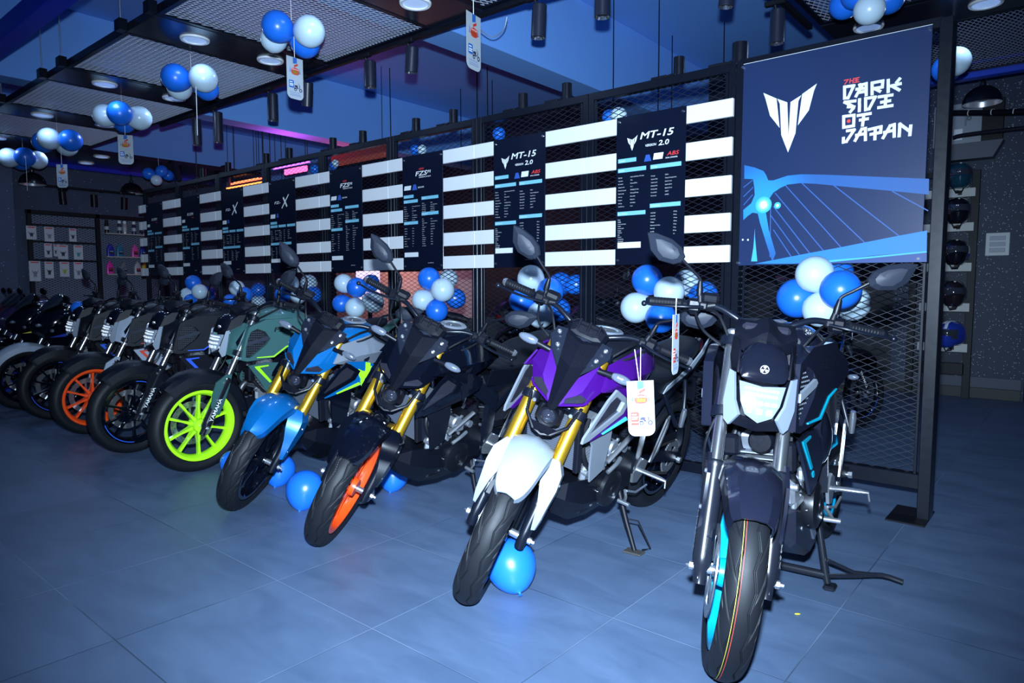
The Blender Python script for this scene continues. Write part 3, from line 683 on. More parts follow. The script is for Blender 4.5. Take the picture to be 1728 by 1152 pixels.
def tyre_geo(c, R_, w, hi):
    """tyre with moulded tread grooves"""
    NU, NV = (1500, 150) if hi == 3 else (900, 100) if hi == 2 else (360, 26) if hi == 1 else (96, 14)
    u = np.linspace(0, 2 * math.pi, NU, endpoint=False)[:, None]; v = np.linspace(-1, 1, NV)[None, :]
    ang = np.radians(118) * v; h = w / 2; rc = R_ - .044
    y = h * np.sin(np.clip(ang, -math.pi / 2, math.pi / 2)); y = np.where(np.abs(ang) > math.pi / 2, h * np.sin(np.sign(ang) * math.pi / 2) - np.sign(ang) * (np.abs(ang) - math.pi / 2) * .016, y)
    r = rc + .044 * np.cos(ang); r = np.where(np.abs(ang) > math.pi / 2, rc - (np.abs(ang) - math.pi / 2) * .055, r)
    y = y + u * 0; r = r + u * 0
    if hi > 1:
        NP = 17; ph = u * NP / (2 * math.pi); a = np.abs(v); dpt = np.zeros_like(r)
        sm = lambda d, wd: np.exp(-(d / wd) ** 4)
        tri = lambda x: np.abs((x % 1) - .5) * 2
        for s_ in (-1, 1):
            vv = v * s_
            dpt = np.maximum(dpt, sm(vv - (.15 + .11 * tri(ph + (.25 if s_ > 0 else .75))), .020))
            f = ((ph + (0 if s_ > 0 else .5) - 2.3 * np.abs(vv) ** 1.1 + .5) % 1) - .5
            dpt = np.maximum(dpt, sm(f, .050) * sm(vv - .48, .19))
            f2 = ((ph * 2 + .5 + (0 if s_ > 0 else .5) - 3.0 * np.abs(vv) ** 1.1 + .5) % 1) - .5
            dpt = np.maximum(dpt, sm(f2, .075) * sm(vv - .62, .12))
        k = 1 - dpt * (.0085 / .044)
        r = rc + (r - rc) * np.where(r > rc, k, 1); y = np.where(np.abs(ang) < 1.4, y * (1 - dpt * .035), y)
    X = c[0] + r * np.cos(u); Z = c[2] + r * np.sin(u); Y = c[1] + y
    vs = np.stack([X, Y, Z], -1).reshape(-1, 3)
    g = G(); g.v = [tuple(p) for p in vs.tolist()]
    i = np.arange(NU)[:, None]; j = np.arange(NV - 1)[None, :]; i2 = (i + 1) % NU
    q = np.stack([i * NV + j, i * NV + j + 1, i2 * NV + j + 1, i2 * NV + j], -1).reshape(-1, 4)
    g.f = [tuple(t) for t in q.tolist()]; g.m = [0] * len(g.f)
    return g

def zmin(o):
    a = np.empty(len(o.data.vertices) * 3); o.data.vertices.foreach_get('co', a); M = np.array(o.matrix_world)
    return float((a.reshape(-1, 3) @ M[2, :3] + M[2, 3]).min())

class Bike:
    def __init__(B, loc, hd, lean, steer, label, cat='motorcycle', hi=1):
        B.root = thing('motorcycle', label, cat, (loc[0], loc[1], 0), (-R(lean), 0, R(hd)))
        B.M = Matrix.Translation(A0) @ Matrix.Rotation(R(steer), 4, AXIS) @ Matrix.Translation(-A0)
        B.hi = hi
    def PP(B, name, g, m, parent=None, st=False, sharp=35, smooth=True):
        h = g.mirrored(); B.P(name, g, m, parent, st, sharp, smooth); return B.P(name, h, m, parent, st, sharp, smooth)
    def P(B, name, g, m, parent=None, st=False, sharp=35, smooth=True):
        if st: g.xf(B.M)
        return link(name, g, m, parent or B.root, sharp, smooth)
    def settle(B, rear_lift=0.0):
        """rest both tyres on the floor: pitch and height from the real tyre meshes"""
        for it in range(4):
            bpy.context.view_layer.update()
            zf = zmin(B.tf); zr = zmin(B.tr)
            L = 1.334; d = (zf - 0) - (zr - rear_lift)
            e = B.root.rotation_euler; e.y += math.atan2(d, L)
            bpy.context.view_layer.update()
            B.root.location.z -= zmin(B.tf)
        bpy.context.view_layer.update()
    def local_floor(B, p):
        """drop a local point straight down the bike's own Z until it meets the floor"""
        M = B.root.matrix_world; a = M @ Vector(p); b = M @ (Vector(p) + Vector((0, 0, -1)))
        return Vector(p) + Vector((0, 0, -1)) * (a.z / (a.z - b.z))

    # ---------------- wheels
    def wheel(B, c, R_, w, front, rim, hub=None, stripe=None):
        st = front; hi = B.hi
        g = G()
        rw = .042 if front else .056
        prof = [(.222, -rw), (.205, -rw), (.197, -rw * .75), (.188, -rw * .35), (.188, rw * .35), (.197, rw * .75), (.205, rw), (.222, rw), (.214, rw * .75), (.204, 0), (.214, -rw * .75)]
        g.lathe([(r, h) for r, h in prof], c, (0, 1, 0), 72 if hi else 40, closed=True)
        hr = .040
        g.lathe([(.0, -.045), (hr, -.045), (hr * 1.1, -.02), (hr * .9, 0), (hr * 1.1, .02), (hr, .045), (0, .045)], c, (0, 1, 0), 28)
        for k in range(5):
            for s_ in (-1, 1):
                a0 = R(72 * k) + s_ * R(17); a1 = R(72 * k) + s_ * R(20)
                p0 = Vector(c) + Vector((math.cos(a0 * 1) * hr * .8, 0, math.sin(a0) * hr * .8)); p1 = Vector(c) + Vector((math.cos(a1) * .196, 0, math.sin(a1) * .196))
                d = (p1 - p0).normalized(); n = d.cross(Vector((0, 1, 0)))
                vs = []
                for p, ww, tt in ((p0, .011, .022), ((p0 + p1) / 2, .0055, .014), (p1, .009, .012)):
                    for sx, sy in ((-1, -1), (1, -1), (1, 1), (-1, 1)): vs.append(p + n * ww * sx + Vector((0, tt * sy, 0)))
                fs = [(0, 3, 2, 1), (8, 9, 10, 11)]
                for q in (0, 4):
                    for e in range(4): fs.append((q + e, q + (e + 1) % 4, q + 4 + (e + 1) % 4, q + 4 + e))
                g.add(vs, fs)
        W = B.P('front_wheel' if front else 'rear_wheel', g, rim, st=st)
        T = B.P('tyre', tyre_geo(c, R_, w, hi if front else min(hi, 1)), mat('tyre_rubber', (.0065, .0078, .011), .56, spec=.3, noise=.08, nscale=14), W, st=st, sharp=180 if front and hi > 1 else 35)
        if front: B.tf = T
        else: B.tr = T
        # disc
        ys = -.062 if front else -.07
        rd = .138 if front else .11
        for yy in ((-.062,) if front else (-.07,)):
            g = G(); yv = c[1] + (yy if front else ys)
            g.lathe([(rd, -.002), (rd, .002), (rd * .74, .002), (rd * .74, -.002)], (c[0], yv, c[2]), (0, 1, 0), 48, closed=True)
            for k in range(6):
                a = R(60 * k)
                g.bar(Vector((c[0] + math.cos(a) * .03, yv, c[2] + math.sin(a) * .03)), Vector((c[0] + math.cos(a + .35) * rd * .78, yv, c[2] + math.sin(a + .35) * rd * .78)), .014, .004, up=(0, 1, 0))
            B.P('brake_disc', g, DISC, W, st=st)
            if hi:
                g = G()
                for k in range(36):
                    a = R(10 * k); rr = rd * (.82 if k % 2 else .92)
                    g.lathe([(0, -.0024), (.0035, -.0024), (.0035, .0024), (0, .0024)], (c[0] + math.cos(a) * rr, yv, c[2] + math.sin(a) * rr), (0, 1, 0), 6)
                B.P('disc_vent_hole', g, BLKM, W, st=st)
        if stripe:
            g = G()
            for a0, a1 in ((.3, 1.5), (3.5, 4.7)): g.lathe([(.209, rw + .001), (.214, rw + .001)], c, (0, 1, 0), 20, a0=a0, a1=a1); g.lathe([(.209, -rw - .001), (.214, -rw - .001)], c, (0, 1, 0), 20, a0=a0, a1=a1)
            B.P('rim_stripe', g, stripe, W, st=st)
        return W

    def rear_drive(B):
        g = G().lathe([(.088, -.003), (.088, .003), (.055, .003), (.055, -.003)], (RA.x, .085, RA.z), (0, 1, 0), 48, closed=True)
        for k in range(40):
            a = R(9 * k); g.box((RA.x + math.cos(a) * .09, .085, RA.z + math.sin(a) * .09), (.007, .005, .006), Matrix.Rotation(-a, 3, 'Y'))
        for k in range(5):
            a = R(72 * k); g.bar((RA.x + math.cos(a) * .02, .085, RA.z + math.sin(a) * .02), (RA.x + math.cos(a) * .06, .085, RA.z + math.sin(a) * .06), .016, .005, up=(0, 1, 0))
        B.P('rear_sprocket', g, SIL)
        g = G(); g.bar((RA.x, .088, RA.z + .092), (-.10, .088, .405), .010, .014); g.bar((RA.x, .088, RA.z - .092), (-.10, .088, .345), .010, .014)
        B.P('drive_chain', g, mat('chain_steel', (.16, .15, .14), .4, .9))
        g = G(); g.bar((RA.x + .02, .098, RA.z + .125), (-.16, .098, .45), .008, .035); B.P('chain_guard', g, BLKM)
        g = G()
        for s_ in (-1, 1):
            g.loft([[(-.15, s_ * .085, .375), (-.15, s_ * .12, .375), (-.15, s_ * .12, .43), (-.15, s_ * .085, .43)], [(-.42, s_ * .10, .345), (-.42, s_ * .125, .345), (-.42, s_ * .125, .40), (-.42, s_ * .10, .40)], [(-.71, s_ * .105, .285), (-.71, s_ * .125, .285), (-.71, s_ * .125, .33), (-.71, s_ * .105, .33)]])
        g.box((-.2, 0, .40), (.06, .2, .05), b=.008)
        B.P('swingarm', g, BLK)
        g = G().cyl((RA.x, -.14, RA.z), (RA.x, .14, RA.z), .011); g.lathe([(0, .13), (.016, .13), (.016, .146), (0, .146)], (RA.x, 0, RA.z), (0, 1, 0), 6); B.P('rear_axle', g, SIL)

    def shock_front(B, usd):
        for s_ in (1, -1):
            if usd:
                g = G().cyl((forkx(.47), s_ * .095, .47), (forkx(.955), s_ * .095, .955), .0265, n=28)
                T = B.P('fork_tube', g, GOLD, st=True)
                g = G().cyl((forkx(.955), s_ * .095, .955), (forkx(.975), s_ * .095, .975), .020, n=20); g.lathe([(.0275, 0), (.0295, .004), (.0295, .03), (.0275, .034)], (forkx(.50), s_ * .095, .50), AXIS, 24)
                B.P('fork_cap', g, GOLD, T, st=True)
                g = G().cyl((forkx(.40), s_ * .095, .40), (forkx(.49), s_ * .095, .49), .021, n=20)
                g.loft([ring(0, .022, .022, -.022)] * 0 or [[(forkx(z) + math.cos(R(a)) * rx, s_ * .098 + math.sin(R(a)) * ry, z) for a in range(0, 360, 30)] for z, rx, ry in ((.265, .020, .018), (.285, .028, .020), (.33, .028, .022), (.42, .025, .024))])
                B.P('fork_foot', g, BLK, st=True)
            else:
                g = G().cyl((forkx(.53), s_ * .095, .53), (forkx(.985), s_ * .095, .985), .0205, n=28)
                T = B.P('fork_tube', g, CHR, st=True)
                g = G().lathe([(0, 0), (.022, 0), (.024, .01), (.020, .018), (0, .02)], (forkx(.975), s_ * .095, .975), AXIS, 24); B.P('fork_cap', g, SIL, T, st=True)
                g = G().lathe([(.0, -.37), (.018, -.37), (.020, -.33), (.027, -.32), (.0295, -.29), (.0295, -.02), (.032, -.015), (.032, 0), (.024, .008), (0, .008)], (forkx(.585), s_ * .095, .585), AXIS, 28)
                F = B.P('fork_slider', g, mat('slider_black', (.012, .014, .022), .25, .2), st=True)
                FO = G().box((FA.x - .004, s_ * .097, .292), (.046, .030, .085), Matrix.Rotation(-RAKE, 3, 'Y'), b=.010); B.P('fork_foot', FO, mat('fork_foot_grey', (.16, .19, .25), .3, .5), F, st=True)
                g = G(); ax = AXIS
                o = Vector((forkx(.335), s_ * (.095 + .0305), .335))
                # lettering along the outer face
                u = ax * 1.0; v = Vector((0, 0, 1)).cross(Vector((0, s_, 0))); nrm = Vector((0, s_, 0)); v = nrm.cross(u)
                put_text(g, 'YAMAHA', o, u, v, .032, 0, 0, 'L', width=.15); g.v = [(p[0] - v.x * .011, p[1] - v.y * .011, p[2] - v.z * .011) for p in g.v]
                B.P('slider_lettering', g, PW, F, st=True, smooth=False)
        g = G().cyl((FA.x, -.118, FA.z), (FA.x, .118, FA.z), .009)
        g.lathe([(0, 0), (.0125, 0), (.0125, .012), (.006, .014), (.006, .024), (0, .024)], (FA.x, .118, FA.z), (0, 1, 0), 6); g.lathe([(0, 0), (.0125, 0), (.0125, .012), (.006, .014), (0, .024)], (FA.x, -.118, FA.z), (0, -1, 0), 6)
        for s_ in (1, -1): g.cyl((FA.x, s_ * .048, FA.z), (FA.x, s_ * .08, FA.z), .014)
        B.P('front_axle', g, SIL, st=True)
        # yokes
        for z, nm in ((.735, 'lower_fork_clamp'), (.955, 'upper_fork_clamp')):
            x = forkx(z); g = G()
            g.box((x - .035, 0, z), (.06, .15, .030), Matrix.Rotation(-RAKE, 3, 'Y'), b=.008)
            for s_ in (1, -1): g.lathe([(.028, -.018), (.036, -.014), (.036, .014), (.028, .018)], (x, s_ * .095, z), AXIS, 24)
            C = B.P(nm, g, BLK, st=True)
            g = G()
            for s_ in (1, -1): g.lathe([(0, 0), (.008, 0), (.008, .008), (0, .008)], (x + .032, s_ * .074, z), (1, 0, .0), 6)
            B.P('clamp_bolt', g, SIL, C, st=True)
        # caliper on the left leg
        g = G().box((.615, -.085, .40), (.05, .035, .085), Matrix.Rotation(-RAKE - .2, 3, 'Y'), b=.010); g.box((.60, -.10, .40), (.03, .02, .11), Matrix.Rotation(-RAKE - .2, 3, 'Y'), b=.005)
        B.P('brake_caliper', g, BLK, st=True)
        g = G().tube([(.60, -.09, .44), (.56, -.12, .52), (.44, -.13, .62), (.40, -.10, .74), (.36, -.06, .86)], .0045, smooth=5, n=8); B.P('brake_hose', g, RUB, st=True)

    def controls(B, barz=1.035, bary=.39, riser=1.0, mirror='mt', lever_silver=False, rise=.045):
        zc = riser
        path = [(.285, 0, zc), (.285, .045, zc), (.28, .10, zc + rise * .55), (.262, .16, zc + rise), (.235, .25, barz + .01), (.192, bary, barz)]
        full = [(x, -y, z) for x, y, z in reversed(path[1:])] + path
        B.P('handlebar', G().tube(full, .011, smooth=6, n=14), BLK, st=True)
        for s_ in (1, -1):
            a = Vector((.229, s_ * .268, barz + .009)); b = Vector((.192, s_ * bary, barz)); d = (b - a).normalized()
            g = G().tube([a, a + d * .004, a + d * .008, b - d * .012, b], [.015, .021, .0165, .0160, .0175], n=20)
            for k in range(9): g.lathe([(.0168, -.002), (.0180, 0), (.0168, .002)], a + (b - a) * (.15 + k * .09), d, 16)
            gr = B.P('grip', g, RUB, st=True)
            B.P('bar_end', G().lathe([(.0175, 0), (.017, .012), (.010, .022), (0, .022)], b, d, 18), SIL if mirror == 'mt' else BLK, gr, st=True)
            # switchgear
            g = G().box((.236, s_ * .235, barz + .008), (.046, .05, .05), b=.010); g.box((.215, s_ * .232, barz - .008), (.03, .035, .035), b=.006)
            B.P('switch_housing', g, PLAS, st=True)
            g = G()
            if s_ < 0:
                g.box((.265, -.185, barz + .042), (.05, .06, .028), Matrix.Rotation(.35, 3, 'Y'), b=.010); g.cyl((.262, -.20, barz + .01), (.262, -.165, barz + .02), .012)
            g.box((.262, s_ * .205, barz + .012), (.035, .03, .028), b=.006)
            g.cyl((.252, s_ * .215, barz + .02), (.250, s_ * .225, barz + .075), .011, .007)
            B.P('lever_perch', g, BLKM, st=True)
            lv = [(.275, s_ * .205, barz + .008), (.298, s_ * .26, barz + .003), (.292, s_ * .33, barz - .004), (.268, s_ * .405, barz - .008)]
            g = G().tube(lv, [.008, .0085, .007, .006], n=10, smooth=6, flat=.7); g.ball(lv[-1], .0105, 14, 10)
            B.P('brake_lever' if s_ < 0 else 'clutch_lever', g, SIL if lever_silver else BLK, st=True)
            # mirror
            g = G().tube([(.250, s_ * .225, barz + .06), (.25, s_ * .228, barz + .10), (.262, s_ * .262, barz + .13), (.275, s_ * .305, barz + .165)], .0055, smooth=5, n=10)
            g.lathe([(.011, 0), (.012, .02), (.0075, .05), (0, .052)], (.250, s_ * .222, barz + .045), (0, s_ * .1, 1), 14)
            Mi = B.P('mirror', g, PLAS, st=True)
            y0, z0 = .30, barz + .165
            o2 = [(.000, -.016), (.026, -.026), (.078, -.018), (.112, .014), (.132, .074), (.100, .076), (.042, .060), (.006, .036), (-.010, .006)]
            def rg(x, k, dy, dz): return [(x + 0.0, s_ * (y0 + .052 * (1 - k) + dy + p[0] * k), z0 + .018 * (1 - k) + dz + p[1] * k) for p in o2]
            g = G().loft([rg(.262, .93, 0, 0), rg(.268, 1, 0, 0), rg(.282, .95, 0, 0), rg(.298, .62, -.004, 0), rg(.304, .22, -.01, 0)])
            B.P('mirror_shell', g, mat('mirror_shell_grey', (.013, .017, .029), .55, spec=.3), Mi, st=True, sharp=22)
            g = G().loft([rg(.2605, .86, 0, 0), rg(.2615, .86, 0, 0)]); B.P('mirror_glass', g, GLASS, Mi, st=True)
        # cables
        for i, pth in enumerate(([(.262, .19, barz), (.33, .16, barz - .02), (.36, .10, .93), (.33, .06, .82), (.25, .05, .74)], [(.262, -.19, barz), (.34, -.15, barz - .01), (.37, -.09, .93), (.34, -.05, .82), (.26, -.05, .74)], [(.24, -.23, barz - .01), (.31, -.19, barz - .07), (.33, -.10, .92), (.26, -.05, .85)], [(.24, .23, barz - .01), (.31, .18, barz - .06), (.34, .09, .93), (.28, .04, .86)])):
            B.P('control_cable', G().tube(pth, .0048, smooth=6, n=8), RUB, st=True)

    def turn_signals(B, x, y, z, st=True, lens=CLEAR, front=True, L=.042, rr=.0175):
        for s_ in (1, -1):
            g = G().tube([(x, s_ * y, z), (x + .004, s_ * (y + .03), z + .004), (x + .006, s_ * (y + .055), z + .006)], [.012, .011, .015], n=12)
            T = B.P('turn_signal', g, PLAS, st=st)
            g = G().ball((x + .008, s_ * (y + .055 + L * .8), z + .009), 1, 20, 12, (rr * .9, L, rr)); B.P('signal_lens', g, lens, T, st=st)

    def engine_block(B, fz=False, dx=0, dz=0):
        P0 = B.P
        def P1(name, g, *a, **k): return P0(name, g.xf(Matrix.Translation((dx, 0, dz))) if (dx or dz) else g, *a, **k)
        B.P = P1
        try: B._engine(fz)
        finally: del B.P
    def _engine(B, fz=False):
        g = G().box((.02, 0, .34), (.36, .22, .17), b=.035); g.box((-.06, 0, .43), (.22, .19, .14), b=.03); g.box((.10, 0, .26), (.26, .2, .07), b=.02)
        E_ = B.P('engine_case', g, ENG)
        g = G().lathe([(0, .0), (.055, .0), (.080, -.010), (.084, -.035), (.08, -.05)], (.075, .163, .345), (0, 1, 0), 32)
        g.lathe([(0, 0), (.022, 0), (.030, -.004), (.030, -.012)], (.075, .170, .345), (0, 1, 0), 24)
        B.P('generator_cover', g, ENG, E_)
        g = G().lathe([(0, .0), (.060, .0), (.092, -.012), (.096, -.04)], (.03, -.165, .345), (0, -1, 0), 32); B.P('clutch_cover', g, ENG, E_)
        g = G()
        for a in range(0, 360, 45): g.lathe([(0, 0), (.006, 0), (.006, .008), (0, .008)], (.075 + math.cos(R(a)) * .078, .128, .345 + math.sin(R(a)) * .078), (0, 1, 0), 6)
        for p in ((-.12, .10, .47), (.16, .11, .28), (.17, .11, .40), (-.14, .11, .34)): g.lathe([(0, 0), (.008, 0), (.008, .01), (0, .01)], p, (0, 1, 0), 6)
        B.P('engine_bolt', g, SIL, E_)
        M = Matrix.Translation((.15, 0, .50)) @ Matrix.Rotation(R(22), 4, 'Y')
        g = G()
        for k in range(9): g.box((0, 0, -.07 + k * .016), (.15, .16, .005), b=.002)
        g.box((0, 0, -.01), (.12, .125, .16), b=.01); g.xf(M); B.P('cylinder', g, ALU if not fz else ENG)
        g = G().box((0, 0, .115), (.135, .145, .085), b=.018); g.lathe([(0, 0), (.035, 0), (.042, -.01), (.042, -.03)], (0, .09, .115), (0, 1, 0), 24); g.xf(M); B.P('cylinder_head', g, ALU)
        g = G().lathe([(0, .02), (.028, .02), (.034, .012), (.034, -.02)], (.115, .125, .535), (0, 1, 0), 24)
        g.box((.07, .115, .50), (.07, .03, .06), b=.012); g.cyl((.02, .12, .515), (.02, .15, .515), .018); g.box((.15, .118, .47), (.06, .03, .05), b=.01)
        for p in ((.09, .135, .565), (.14, .135, .505), (.05, .135, .52), (.165, .135, .455), (.09, .135, .475)): g.lathe([(0, 0), (.008, 0), (.008, .008), (0, .008)], p, (0, 1, 0), 6)
        g.tube([(.03, .14, .47), (.08, .15, .455), (.13, .145, .43)], .009, n=10, smooth=3)
        g.box((.235, .105, .43), (.09, .03, .09), b=.012); g.box((.20, .112, .385), (.12, .02, .03), b=.006); g.cyl((.27, .09, .45), (.27, .13, .45), .012); g.cyl((.21, .10, .44), (.21, .13, .44), .020)
        B.P('engine_fittings', g, ALU)
        # carb / throttle body, hoses and harness clutter between forks and engine
        g = G().tube([(.02, .04, .63), (-.03, .04, .64), (-.09, .03, .66)], [.028, .024, .03], n=16); g.box((-.15, 0, .66), (.16, .2, .15), b=.03); B.P('airbox', g, PLAS)
        g = G().tube([(.25, .07, .66), (.30, .10, .55), (.24, .12, .45), (.14, .12, .40)], .011, smooth=6, n=10); g.tube([(.25, -.07, .64), (.28, -.11, .5), (.2, -.12, .42)], .010, smooth=6, n=10); g.tube([(.2, .09, .62), (.12, .13, .56), (.02, .12, .50)], .006, smooth=6, n=8)
        B.P('coolant_hose', g, RUB)
        # exhaust header
        g = G().tube([(.22, -.02, .52), (.30, -.02, .46), (.315, -.04, .36), (.27, -.08, .27), (.12, -.11, .235), (-.10, -.125, .26)], .021, smooth=6, n=16); B.P('exhaust_header', g, mat('exhaust_steel', (.10, .10, .11), .4, .8))
        # shift linkage hints and small hardware on the left
        g = G().tube([(-.07, .16, .30), (-.13, .175, .285), (-.22, .18, .30)], .005, n=8); g.tube([(-.07, .15, .30), (-.05, .17, .28), (.0, .19, .275)], .007, n=8); g.cyl((.0, .16, .275), (.0, .215, .275), .009)
        B.P('gear_lever', g, SIL)

    def frame_rear(B, seat=True):
        g = G()
        for s_ in (1, -1):
            g.bar((.33, s_ * .045, .86), (.12, s_ * .12, .76), .03, .075); g.bar((.13, s_ * .12, .775), (-.17, s_ * .125, .60), .028, .075); g.bar((-.15, s_ * .122, .64), (-.17, s_ * .12, .36), .028, .075)
            g.bar((-.15, s_ * .11, .66), (-.72, s_ * .07, .80), .02, .028); g.bar((-.17, s_ * .11, .52), (-.58, s_ * .085, .76), .018, .022)
            g.bar((.33, s_ * .04, .80), (.27, s_ * .08, .45), .02, .03)
        g.cyl((.395, 0, .74), (.315, 0, .94), .032)
        B.P('frame', g, BLK)
        g = G().tube([(-.26, 0, .45), (-.22, 0, .70)], .022, n=14)
        z = [(-.26 + .04 * t / 30 + .0, 0, .48 + .2 * t / 30) for t in range(31)]
        g.tube([(p[0] + .032 * math.cos(i * 1.26), .032 * math.sin(i * 1.26), p[2]) for i, p in enumerate(z)], .006, n=6); B.P('rear_shock', g, BLKM)

    def side_stand(B):
        p = Vector((-.035, .27, .05)); f = B.local_floor((-.03, .275, .1))
        top = Vector((-.09, .115, .275))
        g = G().tube([top, top + (f - top) * .5, f + Vector((0, 0, .012))], [.013, .011, .010], n=14)
        g.tube([top + (f - top) * .45, top + (f - top) * .45 + Vector((-.01, .055, .01)), f + Vector((-.012, .062, .05)), f + Vector((-.005, .03, .03))], .0035, n=8)
        S = B.P('side_stand', g, BLKM)
        Mi = B.root.matrix_world.to_3x3().inverted()
        up = (Mi @ Vector((0, 0, 1))).normalized(); fx = (Vector((1, 0, 0)) - up * up.x).normalized(); fy = up.cross(fx)
        M = Matrix((fx, fy, up)).transposed()
        g = G().box(f + up * .006, (.055, .085, .009), M, b=.003); B.P('stand_foot', g, mat('worn_steel', (.09, .085, .08), .6, .5), S)

def emblem(B, o, n, r, parent=None, st=False, m=None):
    """round tuning-fork style maker's badge: ring and three prongs"""
    n = Vector(n).normalized(); u = Vector((0, 0, 1)).cross(n); u = u.normalized() if u.length > .1 else Vector((0, 1, 0)); v = n.cross(u); o = Vector(o)
    g = G(); g.lathe([(r, 0), (r, .002), (r * .86, .002), (r * .86, 0)], o, n, 28, closed=True)
    for a in (90, 210, 330):
        d = u * math.cos(R(a)) + v * math.sin(R(a)); g.bar(o - d * r * .12 + n * .001, o + d * r * .72 + n * .001, r * .14, .003, up=n)
        e = d.cross(n); q = o + d * r * .38 + n * .001; g.bar(q - e * r * .26, q + e * r * .26, r * .10, .003, up=n)
        for s_ in (-1, 1): g.bar(q + e * r * .24 * s_, q + e * r * .24 * s_ + d * r * .32, r * .10, .003, up=n)
    return B.P('badge', g, m or CHR, parent, st=st)

def seat_tail(B, tailm, spec, mt=True):
    secs = [ring(-.10, .07, .835, .77, 20, 2.6), ring(-.20, .115, .815, .75, 20, 2.6), ring(-.34, .13, .808, .75, 20, 2.6), ring(-.44, .125, .835, .755, 20, 2.6), ring(-.50, .11, .87, .77, 20, 2.6), ring(-.62, .095, .895, .80, 20, 2.6), ring(-.74, .075, .915, .83, 20, 2.6), ring(-.80, .04, .91, .86, 20, 2.6)]
    B.P('seat', G().loft(secs, sm=4), SEATM)
    pts = [(-.08, .70), (-.10, .78), (-.30, .765), (-.46, .775), (-.64, .82), (-.80, .885), (-.90, .925), (-.86, .86), (-.72, .78), (-.50, .715), (-.30, .68)]
    g = G(); side(g, pts, .142, .055, -.02, .006); B.PP('tail_cover', g, tailm if not mt else PLAS)
    if mt:
        g = G(); side(g, [(-.31, .705), (-.345, .735), (-.60, .805), (-.72, .865), (-.80, .935), (-.765, .855), (-.64, .785)], .150, .055, -.02, .006); B.PP('tail_blade', g, tailm)
    g = G().loft([ring(-.70, .065, .86, .80, 12), ring(-.84, .05, .885, .83, 12), ring(-.895, .03, .90, .86, 12)]); B.P('tail_light', g, REDL)
    g = G()
    g.loft([ring(-.72, .055, .80, .77, 12), ring(-.86, .045, .74, .71, 12), ring(-.96, .03, .60, .58, 12), ring(-.985, .025, .53, .52, 12)]); B.P('rear_mudguard', g, BLKM)
    if not mt:
        g = G().box((-.965, 0, .57), (.012, .10, .06), Matrix.Rotation(R(15), 3, 'Y'), b=.004); B.P('rear_reflector', g, REDL)
    g = G().loft([[(RA.x + (.335 + .0) * math.cos(R(a)), y, RA.z + (.335 - abs(y) * .25) * math.sin(R(a))) for y in (-.07, -.04, 0, .04, .07)] + [(RA.x + .327 * math.cos(R(a)), y, RA.z + (.327 - abs(y) * .25) * math.sin(R(a))) for y in (.065, 0, -.065)] for a in (20, 45, 70, 95, 120)]); B.P('rear_hugger', g, BLKM)
    for s_ in (1, -1):
        # rider peg plate + heel guard + pillion peg
        g = G(); side(g, [(-.14, .36), (-.20, .42), (-.27, .39), (-.25, .34), (-.20, .30), (-.15, .31)], .135, 0, 0, .012)
        q = [(-.235, .40), (-.30, .60), (-.325, .615), (-.335, .56), (-.30, .44), (-.255, .395)]
        side(g, q, .140, 0, .05, .007, [off_poly(q, .014)])
        if s_ < 0: g = g.mirrored()
        F = B.P('footrest_bracket', g, SIL)
        g = G().tube([(-.20, s_ * .14, .36), (-.20, s_ * .17, .362), (-.205, s_ * .24, .36), (-.208, s_ * .27, .358)], [.012, .014, .013, .008], n=12, flat=.7); g.tube([(-.207, s_ * .268, .355), (-.207, s_ * .272, .325)], .004, n=8)
        B.P('footrest', g, SIL, F)
        g = G().tube([(-.34, s_ * .11, .70), (-.47, s_ * .15, .535), (-.55, s_ * .155, .51), (-.60, s_ * .11, .66), (-.58, s_ * .10, .74)], .011, n=10)
        F = B.P('pillion_footrest_bracket', g, BLK)
        g = G().tube([(-.50, s_ * .165, .53), (-.475, s_ * .175, .60), (-.465, s_ * .178, .625)], [.012, .015, .010], n=12); B.P('pillion_footrest', g, SIL, F)
    B.turn_signals(-.82, .05, .72, st=False, lens=CLEAR, L=.026, rr=.013)

